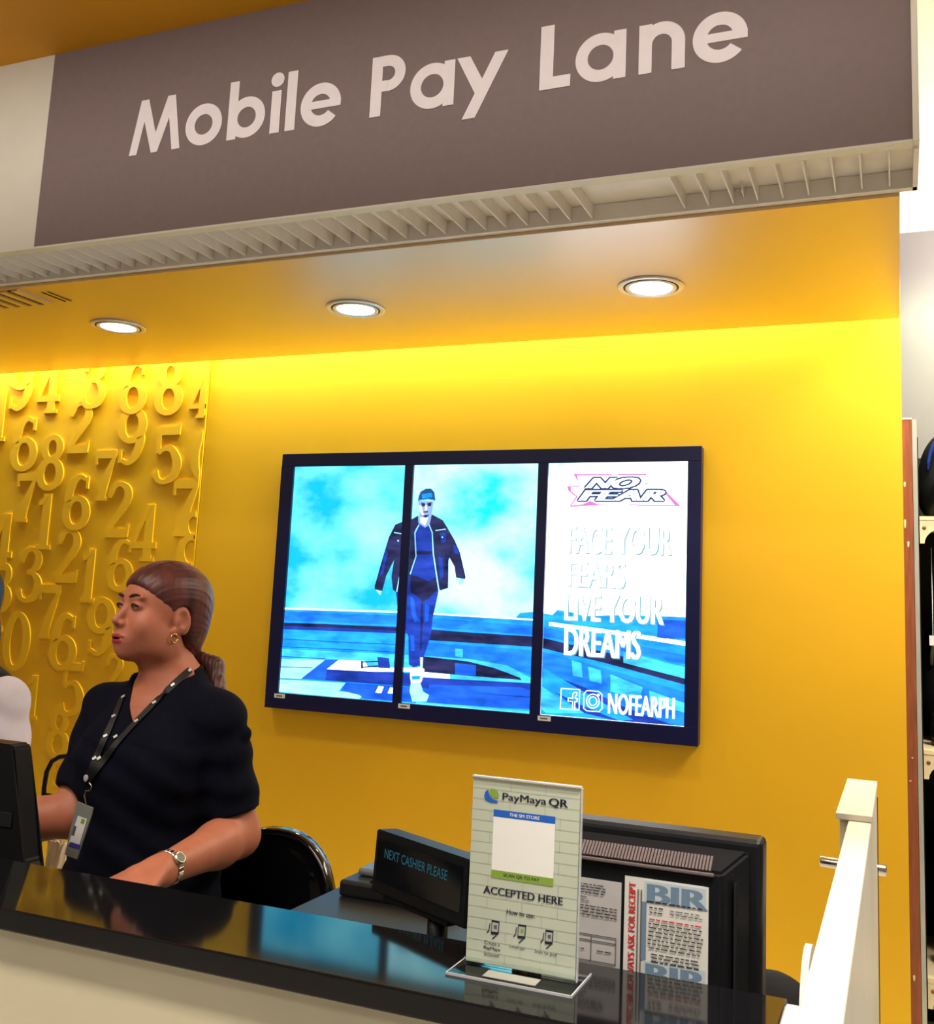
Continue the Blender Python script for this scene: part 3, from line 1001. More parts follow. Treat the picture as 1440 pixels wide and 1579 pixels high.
for s_, xa, xb, ya, yb, sh_ in (('NO', 262, 552, 134, 192, .42), ('FEAR', 222, 690, 204, 264, .30)):
    for dx, dy in ((-10, 0), (10, 0), (0, -9), (0, 9), (-7, -7), (7, 7), (-7, 7), (7, -7)):
        tv_text('pictured_logo_outline', s_, xa + dx, xb + dx, ya + dy, yb + dy, 'ink', bold=.12, shear=sh_)
    tv_text('pictured_logo_letters', s_, xa, xb, ya, yb, 'white', bold=.12, shear=sh_)
tv_text('pictured_logo_mark', 'TM', 586, 616, 162, 180, 'ink', bold=0.04)


def tv_strokes(name, polys, wpx, col):
    out = []
    for pts in polys:
        for (xa, ya), (xb, yb) in zip(pts, pts[1:]):
            d = Vector((xb - xa, yb - ya))
            if d.length < 1e-6:
                continue
            d.normalize()
            n = Vector((-d.y, d.x)) * wpx / 2
            e = d * wpx * .4
            out.append([(xa - e.x + n.x, ya - e.y + n.y), (xb + e.x + n.x, yb + e.y + n.y), (xb + e.x - n.x, yb + e.y - n.y), (xa - e.x - n.x, ya - e.y - n.y)])
    picture(name, out, col)


circ = lambda cx, cy, rx, ry, n=20: [cr5(cx + rx * math.cos(2 * math.pi * i / n), cy + ry * math.sin(2 * math.pi * i / n)) for i in range(n + 1)]
tv_strokes('pictured_social_icon', [C5([(128, 1328), (232, 1335), (228, 1450), (122, 1443), (128, 1328)]),
                                    C5([(192, 1440), (192, 1402), (166, 1400)]), C5([(166, 1400), (167, 1382), (192, 1384), (193, 1360), (203, 1350), (216, 1350)]),
                                    C5([(216, 1352), (216, 1368), (208, 1370), (206, 1384), (218, 1385), (216, 1403), (205, 1402), (204, 1442)])], 1.2, 'white')
tv_strokes('pictured_social_icon', [C5([(272, 1340), (340, 1345), (358, 1362), (360, 1440), (342, 1460), (272, 1455), (254, 1440), (256, 1358), (272, 1340)]),
                                    circ(307, 1400, 36, 40), circ(307, 1400, 22, 25), circ(338, 1366, 5, 5, 8)], 1.2, 'white')
for px, py in ((431, 1073), (623, 1089), (839, 1108)):
    p = tvp(px, py)
    box('asset_sticker', (p[0] - .027, p[0] + .027, FR - .0012, FR - .0001, p[1] - .009, p[1] + .009), M_STICKER, tv)
    box('asset_sticker_print', (p[0] - .016, p[0] + .014, FR - .0016, FR - .0013, p[1] - .003, p[1] + .003), M_GREYINK, tv)

# ================================================================ COUNTER
CT = 1.06
ctr = thing('service_counter', (-1.9, 1.25, 0.0), 'long service counter with a black glossy top and cream front panel', 'counter')
box('countertop', (-4.6, -0.128, 1.134, 1.332, CT - 0.029, CT), M_BLACKTOP, ctr, bevel=.0025)
box('front_panel', (-4.6, -0.130, 1.160, 1.175, 0.0, CT - 0.0295), M_CREAM, ctr)
box('back_panel', (-4.6, -0.130, 1.300, 1.318, 0.0, CT - 0.0295), M_CREAM, ctr)
box('end_panel', (-0.1295, -0.112, 1.150, 1.325, 0.0, CT - 0.004), M_GATE, ctr)
DESK = 0.945
desk = thing('work_desk', (-1.9, 1.5, 0.0), 'dark lower work desk behind the service counter', 'desk')
box('desk_top', (-4.5, -0.135, 1.336, 1.60, DESK - .03, DESK), M_PLASTIC2, desk, bevel=.002)
for x in (-4.4, -2.6, -1.0, -0.17):
    box('leg', (x - .015, x + .015, 1.35, 1.58, 0.0, DESK - .0305), M_PLASTIC2, desk)

sdk = thing('side_desk', (-.57, 1.81, 0.0), 'dark side desk under the receipt printer', 'desk')
box('desk_top', (-1.03, -0.50, 1.6015, 2.02, DESK - .03, DESK), M_PLASTIC2, sdk, bevel=.002)
for x in (-.99, -.53):
    box('leg', (x - .015, x + .015, 1.62, 2.0, 0.0, DESK - .0305), M_PLASTIC2, sdk)

# ---------------------------------------------------------------- swing gate at the right end
gz = 1.086
gate = thing('swing_gate', (-0.085, 1.9, 0.0), 'white half height gate beside the right end of the counter', 'gate')
box('panel', (-0.107, -0.060, 1.06, 2.4385, 0.12, gz), M_GATE, gate, bevel=.004)
box('end_post', (-0.126, -0.060, 2.440, 2.93, 0.0, 1.0845), M_GATE, gate, bevel=.002)
box('post_cap', (-0.132, -0.058, 2.400, 2.94, 1.0865, 1.100), M_GATE, gate, bevel=.002)
box('shadow_gap_strip', (-0.0595, -0.0575, 2.932, 2.941, 0.0, 1.06), M_VENT, gate)
a, b = onY(1264, 1327, 2.98), onY(1367, 1343, 2.98)
tube('latch_bar', [a, a + (b - a) * .02, a + (b - a) * .98, b], [.012, .0145, .0145, .012], M_CHROME, gate, 20)
bm = bmesh.new()
pts = [(1.62 + .10 * math.cos(math.pi * i / 24), .94 + .10 * math.sin(math.pi * i / 24)) for i in range(25)] + [(1.52, .60), (1.72, .60)]
add_prism(bm, pts, lambda u, v, w: Vector((-0.1325 + w, u, v)), 0.010)
mesh_obj('round_plate', bm_mesh(bm, 'round_plate'), M_GATE, gate)
box('plate_shadow_block', (-0.1220, -0.1075, 1.56, 1.68, .75, .95), M_VENT, gate)  # black block drawn in for the shadow behind the round plate

# ---------------------------------------------------------------- point of sale monitor (back towards us)
MY = 1.40
mon = thing('till_monitor', (-0.34, 1.46, DESK), 'black monitor seen from behind with two papers stuck on its back', 'monitor')
m_tl, m_tr = onY(896, 1262, MY + .05), onY(1178, 1293, MY + .05)
mx1 = m_tr.x
mx0 = mx1 - 0.345
mz1 = (m_tl.z + m_tr.z) / 2
box('bezel', (mx0, mx1, MY + .035, MY + .085, DESK + .012, mz1), M_PLASTIC, mon, bevel=.008, seg=3)
bm = bmesh.new()      # tapered back shell
ZB = DESK + .015
zl = onY(1005, 1333, MY - .004).z      # ledge under the vent comb
f0 = [(mx0 + .014, MY + .0345, ZB), (mx1 - .014, MY + .0345, ZB), (mx1 - .014, MY + .0345, mz1 - .012), (mx0 + .014, MY + .0345, mz1 - .012)]
f1 = [(mx0 + .040, MY - .004, ZB), (mx1 - .046, MY - .004, ZB), (mx1 - .046, MY - .004, zl), (mx0 + .040, MY - .004, zl)]
va = [bm.verts.new(p) for p in f0]
vb = [bm.verts.new(p) for p in f1]
bm.faces.new(va)
bm.faces.new(vb[::-1])
for i in range(4):
    bm.faces.new((va[(i + 1) % 4], va[i], vb[i], vb[(i + 1) % 4]))
bmesh.ops.bevel(bm, geom=bm.edges[:], offset=.004, segments=2, affect='EDGES')
shell = mesh_obj('back_shell', bm_mesh(bm, 'back_shell'), M_PLASTIC, mon)
n = 56
x_a, x_b = mx0 + .045, mx1 - .062
for i in range(n):       # vent ribs on the sloping upper face
    x = x_a + (x_b - x_a) * i / (n - 1)
    bm = bmesh.new()
    p0 = Vector((0, MY - .0020, zl - .0005))
    p1 = Vector((0, MY + .0180, zl + (mz1 - .012 - zl) * .52))
    d = Vector((0, -.0032, .0030))
    vs_ = [bm.verts.new(Vector((x + sx, 0, 0)) + q) for sx in (-.0014, .0014) for q in (p0, p1, p1 + d, p0 + d)]
    for q in ((0, 1, 2, 3), (7, 6, 5, 4), (0, 4, 5, 1), (1, 5, 6, 2), (2, 6, 7, 3), (3, 7, 4, 0)):
        bm.faces.new([vs_[j] for j in q])
    mesh_obj('vent_rib', bm_mesh(bm, 'vent_rib'), mat('vent_highlight_plastic', (.13, .10, .10), .35), shell)
box('vent_ledge', (x_a - .004, x_b + .006, MY - .0095, MY - .0045, zl - .0045, zl - .0002), mat('vent_highlight_plastic', (.13, .10, .10), .35), shell, bevel=.001)  # ledge and ribs paler than the shell: pinkish highlight put into their colour
box('rib_line', (mx1 - .032, mx1 - .029, MY + .004, MY + .012, DESK + .05, mz1 - .05), M_PLASTIC2, shell)
box('stand', (mx0 + .10, mx1 - .10, MY - .02, MY + .14, DESK, DESK + .011), M_PLASTIC, mon, bevel=.003)
PY = MY - .0045
pp = lambda x, y: onY(x, y, PY)
pa, pb, pc = pp(964, 1350), pp(1093, 1368), pp(1095, 1517)
x0, x1, z1 = pa.x, pb.x, (pa.z + pb.z) / 2
z0 = z1 - 1.32 * (x1 - x0)
notice = box('receipt_notice', (x0, x1, PY - .0012, PY - .0002, z0, z1), M_PAPER, mon)
NY = PY - .0014
w_, h_ = x1 - x0, z1 - z0
NF = planeY(NY)


def note_rect(name, u0, u1, v0, v1, m, dy=0.0, par=None, org=None):
    (ox, oz, ow, oh) = org
    return box(name, (ox + u0 * ow, ox + u1 * ow, NY - .0003 - dy, NY - dy, oz + v0 * oh, oz + v1 * oh), m, par)


O1 = (x0, z0, w_, h_)
note_rect('notice_field', .24, .97, .80, .985, mat('pale_blue_print', srgb(176, 190, 196), .7), 0, notice, O1)
note_rect('notice_field', .24, .97, .10, .30, mat('pale_blue_print', srgb(176, 190, 196), .7), 0, notice, O1)
note_rect('notice_band', .20, .27, .30, .80, M_BLUEINK, 0, notice, O1)


def note_text(name, s, u0, u1, v0, v1, m, par, org, vertical=False, dy=.0005, **kw):
    (ox, oz, ow, oh) = org
    if vertical:
        fn = lambda u, v, w: Vector((ox + (1 - v) * ow, NY - dy - w * 1e-3, oz + u * oh))
        me = text_mesh(s, (v0, v1, 1 - u1, 1 - u0), fn, **kw)
    else:
        fn = lambda u, v, w: Vector((ox + u * ow, NY - dy - w * 1e-3, oz + v * oh))
        me = text_mesh(s, (u0, u1, v0, v1), fn, **kw)
    return mesh_obj(name, me, m, par)


note_text('notice_heading', 'ALWAYS ASK FOR RECEIPT', .055, .135, .06, .95, M_RED, notice, O1, vertical=True, bold=.07)
note_text('notice_title', 'BIR', .27, .95, .80, .96, M_BLUEINK, notice, O1, bold=.10)
note_text('notice_title', 'BIR', .27, .95, .12, .28, M_BLUEINK, notice, O1, bold=.10)
rnd = random.Random(7)


def text_lines(name, rows, u0, u1, v0, v1, th, m, par, org, dy=.0008):
    th *= .62
    """rows of print too small to read: one row of short dashes each"""
    (ox, oz, ow, oh) = org
    for r in range(rows):
        bm = bmesh.new()
        v = v1 - (v1 - v0) * (r + .5) / rows
        u = u0 + rnd.uniform(0, .02)
        while u < u1 - .03:
            l = rnd.uniform(.03, .09)
            e = min(u + l, u1)
            add_box(bm, ox + u * ow, ox + e * ow, NY - dy - .0002, NY - dy, oz + (v - th / 2) * oh, oz + (v + th / 2) * oh)
            u = e + rnd.uniform(.012, .022)
        mesh_obj(name, bm_mesh(bm, name), m, par)


text_lines('print_line', 2, .30, .50, .70, .78, .016, M_INK, notice, O1)
text_lines('print_line', 2, .55, .93, .71, .77, .012, M_GREYINK, notice, O1)
text_lines('red_print_line', 1, .30, .92, .645, .675, .016, M_RED, notice, O1)
text_lines('print_line', 7, .29, .95, .40, .64, .014, M_INK, notice, O1)
text_lines('print_line', 3, .33, .92, .29, .38, .014, M_INK, notice, O1)
text_lines('print_line', 1, .27, .95, .80, .82, .012, M_INK, notice, O1)
for u in (.16, .20):
    bm = bmesh.new()
    add_box(bm, x0 + u * w_, x0 + (u + .014) * w_, NY - .0009, NY - .0007, z0 + .12 * h_, z0 + .9 * h_)
    mesh_obj('print_line', bm_mesh(bm, 'print_line'), M_GREYINK, notice)
qa = pp(961, 1362)
qx1 = qa.x - .002
qx0 = qx1 - .108
qz1 = pp(930, 1357).z
qz0 = qz1 - .143
form = box('printed_form', (qx0, qx1, PY - .0012, PY - .0002, qz0, qz1), mat('grey_white_paper', srgb(176, 172, 172), .7), mon)
O2 = (qx0, qz0, qx1 - qx0, qz1 - qz0)
text_lines('print_line', 4, .30, .80, .86, .96, .013, M_INK, form, O2)
text_lines('print_line', 2, .30, .60, .78, .85, .013, M_GREYINK, form, O2)
text_lines('print_line', 4, .06, .95, .66, .77, .013, M_INK, form, O2)
text_lines('print_line', 1, .06, .95, .10, .14, .013, M_GREYINK, form, O2)
for u0, u1, v0, v1 in ((.05, .95, .50, .508), (.05, .95, .27, .278), (.05, .058, .27, .5), (.942, .95, .27, .5), (.33, .338, .27, .5), (.63, .638, .27, .5), (.05, .95, .45, .458)):
    note_rect('form_rule', u0, u1, v0, v1, M_GREYINK, .0006, form, O2)
text_lines('print_line', 1, .40, .58, .36, .38, .013, M_INK, form, O2)
text_lines('print_line', 1, .70, .90, .35, .39, .013, M_INK, form, O2)

# ---------------------------------------------------------------- customer pole display
dl, dr = onY(581, 1278, 1.53), onY(724, 1326, 1.423)
dz1 = (dl.z + dr.z) / 2
dx = Vector((dr.x - dl.x, dr.y - dl.y, 0))
DLEN = dx.length
ang = math.atan2(dx.y, dx.x)
mid = (dl + dr) / 2
disp = thing('customer_display', (mid.x, mid.y, DESK), 'black pole display facing the customer showing cyan text', 'display', rot=(0, 0, ang))
zt = dz1 - DESK
bm = bmesh.new()
# body: front face leans back a little; local frame x along the display, -y towards the customer
HB = .094
sect = [(0.0, zt), (0.040, zt - .003), (0.052, zt - .016), (0.052, zt - .075), (.018, zt - HB - .003), (-.005, zt - HB)]
add_prism(bm, sect, lambda u, v, w: Vector((-DLEN / 2 + w, u, v)), DLEN)
bmesh.ops.bevel(bm, geom=bm.edges[:], offset=.002, segments=2, affect='EDGES')
body = mesh_obj('housing', bm_mesh(bm, 'housing'), M_PLASTIC, disp, local=True)
slope = lambda v: -.005 * (zt - v) / HB
bm = bmesh.new()
win = [(-DLEN / 2 + .009, zt - .012), (DLEN / 2 - .012, zt - .012), (DLEN / 2 - .012, zt - .075), (-DLEN / 2 + .009, zt - .075)]
vs_ = [bm.verts.new((u, slope(v) - .0012, v)) for u, v in win]
bm.faces.new(vs_[::-1])
mesh_obj('window', bm_mesh(bm, 'window'), mat('smoked_display_window', (.002, .003, .006), .12, coat=.3), disp, local=True)
me = text_mesh('NEXT CASHIER PLEASE', (-DLEN / 2 + .030, DLEN / 2 - .045, zt - .038, zt - .024), lambda u, v, w: Vector((u, slope(v) - .0018, v)))
mesh_obj('display_text', me, emis('display_cyan_glow', (.02, .20, .28), .42), disp, local=True)
bm = bmesh.new()
add_box(bm, -DLEN / 2 + .02, DLEN / 2 - .05, .004, .042, zt - HB - .012, zt - HB - .0035, bevel=.002)
mesh_obj('lower_lip', bm_mesh(bm, 'lower_lip'), M_PLASTIC2, disp, local=True)
tube('pole', [(.02, .025, .012), (.02, .025, zt - HB - .0125)], .016, M_PLASTIC, disp, 16, local=True)
bm = bmesh.new()
add_box(bm, -.05, .09, -.03, .08, 0, .0115, bevel=.003)
mesh_obj('foot', bm_mesh(bm, 'foot'), M_PLASTIC, disp, local=True)

# receipt printer behind the counter
pr = thing('receipt_printer', (-.90, 1.90, DESK), 'low charcoal receipt printer on the desk behind the pole display', 'printer')
box('case', (-1.00, -.76, 1.80, 1.99, DESK, DESK + .030), M_PLASTIC2, pr, bevel=.006)
box('lid', (-.985, -.80, 1.845, 1.975, DESK + .0305, DESK + .044), mat('glossy_grey_plastic', (.16, .16, .17), .18), pr, bevel=.005)
box('paper_slot', (-.94, -.86, 1.812, 1.83, DESK + .0302, DESK + .034), M_VENT, pr)

# left-hand terminal at the picture edge
lm_ = thing('till_terminal', (-1.66, 1.50, DESK), 'black terminal screen at the left edge in front of the person in white', 'monitor')
a, b, c, d = onY(-60, 1140, 1.45), onY(21, 1149, 1.45), onY(34, 1330, 1.45), onY(40, 1420, 1.45)
bm = bmesh.new()
out = [(-1.95, DESK + .03), (-1.95, b.z), (b.x - .008, b.z), (b.x, b.z - .006), (c.x, c.z), (d.x, DESK + .03)]
add_prism(bm, out, lambda u, v, w: Vector((u, 1.45 + w, v)), .045)
bmesh.ops.bevel(bm, geom=bm.edges[:], offset=.004, segments=2, affect='EDGES')
mesh_obj('housing', bm_mesh(bm, 'housing'), M_PLASTIC, lm_)
box('stand', (-1.86, -1.56, 1.40, 1.56, DESK, DESK + .0295), M_PLASTIC, lm_, bevel=.004)
box('badge', (b.x - .012, b.x + .016, 1.447, 1.4495, 1.075, 1.10), M_PLASTIC2, lm_, bevel=.001)

# ---------------------------------------------------------------- acrylic sign holder on the counter
AY = 1.245
al, ar_ = onY(719, 1487, AY), onY(888, 1516, AY)
at_, at2 = onY(727, 1197, AY), onY(896, 1216, AY)
ax0, ax1 = (al.x + at_.x) / 2, (ar_.x + at2.x) / 2
az1 = (at_.z + at2.z) / 2
M_ACRYL = bpy.data.materials.new('clear_acrylic')
M_ACRYL.use_nodes = True
_nt = M_ACRYL.node_tree
_nt.nodes.clear()
_o, _mx = _nt.nodes.new('ShaderNodeOutputMaterial'), _nt.nodes.new('ShaderNodeMixShader')
_tr, _gl, _fr = _nt.nodes.new('ShaderNodeBsdfTransparent'), _nt.nodes.new('ShaderNodeBsdfGlossy'), _nt.nodes.new('ShaderNodeFresnel')
_tr.inputs[0].default_value = (.93, .96, .95, 1)
_gl.inputs['Roughness'].default_value = .04
_fr.inputs[0].default_value = 1.3
_nt.links.new(_fr.outputs[0], _mx.inputs[0])
_nt.links.new(_tr.outputs[0], _mx.inputs[1])
_nt.links.new(_gl.outputs[0], _mx.inputs[2])
_nt.links.new(_mx.outputs[0], _o.inputs[0])
M_INSERT = mat('pale_green_insert_paper', srgb(186, 194, 176), .6, var=.03, scale=14)
ac = thing('acrylic_sign_holder', ((ax0 + ax1) / 2, AY, CT), 'clear acrylic stand on the counter holding a mobile payment leaflet', 'sign holder')
box('rear_sheet', (ax0, ax1, AY + .0022, AY + .0042, CT + .004, az1), M_ACRYL, ac)
box('base_plate', (ax0 - .006, ax1 + .006, AY - .040, AY + .042, CT + .0002, CT + .0032), M_ACRYL, ac, bevel=.0006)
box('front_lip', (ax0, ax1, AY - .0035, AY - .0022, CT + .004, CT + .012), M_ACRYL, ac)
box('top_fold', (ax0, ax1, AY - .0022, AY + .0042, az1 + .0003, az1 + .0022), mat('acrylic_edge', (.50, .52, .54), .15, var=0), ac)
box('side_edge', (ax1 + .0003, ax1 + .0016, AY - .001, AY + .0042, CT + .004, az1), mat('acrylic_edge', (.50, .52, .54), .15, var=0), ac)
box('base_edge', (ax0 - .006, ax1 + .006, AY - .0418, AY - .0403, CT + .0002, CT + .0032), mat('acrylic_edge', (.50, .52, .54), .15, var=0), ac)
box('base_edge', (ax0 - .0078, ax0 - .0063, AY - .0418, AY + .042, CT + .0002, CT + .0032), mat('acrylic_edge', (.50, .52, .54), .15, var=0), ac)
box('base_edge', (ax1 + .0063, ax1 + .0078, AY - .0418, AY + .042, CT + .0002, CT + .0032), mat('acrylic_edge', (.50, .52, .54), .15, var=0), ac)
ins = box('leaflet', (ax0 + .0008, ax1 - .0008, AY + .0004, AY + .0016, CT + .006, az1 - .001), M_INSERT, ac)
AW, AH = ax1 - ax0, az1 - CT
A = lambda u, v, w=0: Vector((ax0 + u * AW, AY + .0002 - w, CT + v * AH))


def crop_uv(x, y):
    """crop of the leaflet in the photograph (939 wide) -> leaflet coordinates"""
    p = onY(700 + x / 4.268, 1180 + y / 4.268, AY)
    return ((p.x - ax0) / AW, (p.z - CT) / AH)


M_LBLUE = mat('leaflet_blue', srgb(24, 92, 190), .6, var=0)
M_LGREEN = mat('leaflet_green', srgb(128, 160, 60), .6, var=0)
M_LNAVY = mat('leaflet_navy', srgb(24, 26, 52), .6, var=0)
M_LWHITE = mat('leaflet_white', srgb(232, 232, 228), .6, var=0)
M_LLINE = mat('leaflet_faint_line', srgb(166, 174, 158), .6, var=0)
for r in range(17):      # faint brick print on the leaflet
    v = .03 + r * .057
    bm = bmesh.new()
    add_flat(bm, [(.005, v), (.995, v), (.995, v + .0025), (.005, v + .0025)], lambda u, vv, q: A(u, vv, .0001))
    for c in range(3):
        u = (.18 if r % 2 else .36) + c * .32
        if u < .97:
            add_flat(bm, [(u, v), (u + .004, v), (u + .004, v + .057), (u, v + .057)], lambda uu, vv, q: A(uu, vv, .0001))
    mesh_obj('brick_print', bm_mesh(bm, 'brick_print'), M_LLINE, ins)
def leaf_uvrect(name, u0, u1, v0, v1, m, w):
    bm = bmesh.new()
    add_flat(bm, [(u0, v0), (u1, v0), (u1, v1), (u0, v1)], lambda u, v, q: A(u, v, w))
    return mesh_obj(name, bm_mesh(bm, name), m, ins)


def leaf_uvtext(name, s, u0, u1, v0, v1, m, w=.0005, **kw):
    me = text_mesh(s, (u0, u1, v0, v1), lambda u, v, q: A(u, v, w + q * 1e-3), **kw)
    return mesh_obj(name, me, m, ins)


uL, vT = crop_uv(262, 289)
uR, _ = crop_uv(667, 340)
_, vG1 = crop_uv(250, 686)
_, vG0 = crop_uv(248, 738)
_, vB0 = crop_uv(260, 336)
leaf_uvrect('code_field', uL, uR, vG0, vT, M_LWHITE, .0002)
leaf_uvrect('blue_band', uL, uR, vB0, vT, M_LBLUE, .0003)
leaf_uvrect('green_band', uL, uR, vG0, vG1, M_LGREEN, .0003)
leaf_uvtext('band_text', 'THE SM STORE', uL + .26 * (uR - uL), uL + .75 * (uR - uL), vB0 + .28 * (vT - vB0), vB0 + .74 * (vT - vB0), M_LWHITE, bold=.03)
leaf_uvtext('band_text', 'SCAN QR TO PAY', uL + .2 * (uR - uL), uL + .78 * (uR - uL), vG0 + .28 * (vG1 - vG0), vG0 + .74 * (vG1 - vG0), M_LNAVY, bold=.02)
uu, vv0 = crop_uv(318, 225)
uu1, _ = crop_uv(605, 260)
_, vv1 = crop_uv(318, 180)
leaf_uvtext('heading', 'PayMaya', uu, uu1, vv0 - .014, vv1, M_LNAVY, bold=.03)
uq0, vq0 = crop_uv(622, 268)
uq1, _ = crop_uv(745, 285)
_, vq1 = crop_uv(622, 214)
leaf_uvtext('heading', 'QR', uq0, uq1, vq0 - .006, vq1, M_LNAVY, bold=.06)
ua, va0 = crop_uv(192, 840)
ua1, _ = crop_uv(712, 920)
_, va1 = crop_uv(192, 790)
leaf_uvtext('accepted_heading', 'ACCEPTED HERE', ua, ua1, va0, va1, M_LNAVY, bold=.05)
uh, vh0 = crop_uv(347, 978)
uh1, _ = crop_uv(530, 1000)
_, vh1 = crop_uv(347, 945)
leaf_uvtext('caption', 'How to use:', uh, uh1, vh0, vh1, M_LNAVY, bold=.03)
for s, xa, ya, xb, yb, o_ in (('Create a', 200, 1175, 300, 1150, 0), ('PayMaya', 195, 1212, 302, 1186, .04), ('account!', 197, 1250, 297, 1222, 0),
                              ('Load up!', 365, 1205, 466, 1180, 0), ('Scan to pay!', 530, 1240, 678, 1210, 0)):
    a0, b0 = crop_uv(xa, ya)
    a1, _ = crop_uv(xb, ya + (xb - xa) * .14)
    _, b1 = crop_uv(xa, yb)
    leaf_uvtext('caption', s, a0, a1, b0, b1, M_LNAVY, bold=o_)


def leaf_poly(name, pts, m, w=.0004):
    bm = bmesh.new()
    add_flat(bm, [crop_uv(*p) for p in pts], lambda u, v, q: A(u, v, w))
    return mesh_obj(name, bm_mesh(bm, name), m, ins)


leaf_poly('logo_swirl', [(225, 158), (205, 175), (198, 205), (206, 230), (240, 246), (285, 250), (287, 235), (255, 222), (235, 200), (228, 178)], M_LBLUE)
leaf_poly('logo_swirl', [(236, 160), (258, 152), (282, 166), (294, 190), (290, 216), (268, 218), (246, 204), (234, 182)], M_LGREEN, .00045)
for cx_, cy_, gr_ in ((270, 1068, 0), (445, 1095, 1), (625, 1132, 0)):
    leaf_poly('phone_icon', [(cx_ - 22, cy_ - 50), (cx_ + 30, cy_ - 42), (cx_ + 22, cy_ + 48), (cx_ - 28, cy_ + 42)], M_LNAVY)
    leaf_poly('phone_icon_screen', [(cx_ - 18, cy_ - 36), (cx_ + 24, cy_ - 29), (cx_ + 18, cy_ + 30), (cx_ - 23, cy_ + 25)], M_LLINE, .0005)
    leaf_poly('phone_icon_mark', [(cx_ - 8, cy_ - 14), (cx_ + 12, cy_ - 18), (cx_ + 12, cy_ + 10), (cx_ - 6, cy_ + 8)], M_LGREEN if gr_ else M_GREYINK, .0006)
    leaf_poly('phone_icon_hand', [(cx_ - 36, cy_ - 30), (cx_ - 31, cy_ - 28), (cx_ - 38, cy_ + 18), (cx_ - 52, cy_ + 36), (cx_ - 57, cy_ + 33), (cx_ - 43, cy_ + 14)], M_LNAVY)
    leaf_poly('phone_icon_hand', [(cx_ - 22, cy_ + 72), (cx_ + 8, cy_ + 46), (cx_ + 12, cy_ + 50), (cx_ - 16, cy_ + 76)], M_LNAVY)
box('paper_scrap', ((ax0 + ax1) / 2 - .035, (ax0 + ax1) / 2 + .032, AY - .034, AY - .012, CT + .0034, CT + .0040), mat('translucent_paper', srgb(150, 150, 142), .7), ac)

# ---------------------------------------------------------------- black chair behind the desk
ch = thing('desk_chair', (-1.262, 2.02, 0.0), 'glossy black round backed chair behind the counter', 'chair')
bm = bmesh.new()
N = 48
cxz = (-1.262, 2.0, .83)
rings = []
for (s, yo) in ((0.0, -.022), (.5, -.020), (.82, -.012), (.93, -.004), (.97, -.016), (1.0, -.018), (1.03, -.008), (1.03, .012), (.97, .02), (.5, .012), (0.0, .010)):
    ring = []
    for k in range(N):
        a_ = 2 * math.pi * k / N
        ca, sa = math.cos(a_), math.sin(a_)
        e = 2 / 2.25
        x = abs(ca) ** e * (1 if ca >= 0 else -1) * .162 * s
        z = abs(sa) ** e * (1 if sa >= 0 else -1) * .170 * s
        ring.append(bm.verts.new((cxz[0] + x, cxz[1] + yo - 1.3 * x * x, cxz[2] + z)))
    rings.append(ring)
for a, b in zip(rings, rings[1:]):
    for k in range(N):
        bm.faces.new((a[k], a[(k + 1) % N], b[(k + 1) % N], b[k]))
bmesh.ops.remove_doubles(bm, verts=bm.verts[:], dist=1e-5)
mesh_obj('backrest', bm_mesh(bm, 'backrest'), M_GLOSSBLACK, ch, smooth=True)
lathe('seat', [(.001, .0), (.17, .0), (.19, .02), (.18, .05), (.001, .06)], (-1.262, 2.20, .58), M_GLOSSBLACK, ch)
tube('back_post', [(-1.262, 2.025, .75), (-1.262, 2.03, .62), (-1.262, 2.10, .57), (-1.262, 2.2, .565)], .014, M_CHROME, ch)
tube('stem', [(-1.262, 2.2, .05), (-1.262, 2.2, .575)], .022, M_CHROME, ch)
lathe('base', [(.001, 0), (.21, 0), (.21, .012), (.05, .03), (.03, .05), (.001, .05)], (-1.262, 2.2, 0), M_CHROME, ch)

# black tubular chair by the relief wall
fc = thing('tubular_chair', (-2.80, 3.0, 0.0), 'black tubular chair back beside the numbers wall', 'chair')
pts = [onY(x, y, 3.0) for x, y in ((67, 1240), (68, 1215), (72, 1190), (80, 1174), (92, 1167), (110, 1165))]
x0_ = pts[0].x
xm = -2.77
mir = [Vector((2 * xm - p.x, p.y, p.z)) for p in pts[::-1]]
tube('back_frame', [Vector((x0_ + .0, 3.0, .0)), Vector((x0_, 3.0, .5))] + pts + mir + [Vector((2 * xm - x0_, 3.0, .5)), Vector((2 * xm - x0_, 3.0, 0))], .0085, M_PLASTIC, fc)
tube('cross_bar', [Vector((x0_ + .009, 3.0, .752)), Vector((2 * xm - x0_ - .009, 3.0, .752))], .009, M_PLASTIC, fc)
box('seat', (x0_ - .01, 2 * xm - x0_ + .01, 3.01, 3.36, .43, .46), M_PLASTIC, fc, bevel=.008)
for x in (x0_, 2 * xm - x0_):
    tube('front_leg', [(x, 3.34, 0), (x, 3.34, .43)], .0085, M_PLASTIC, fc)

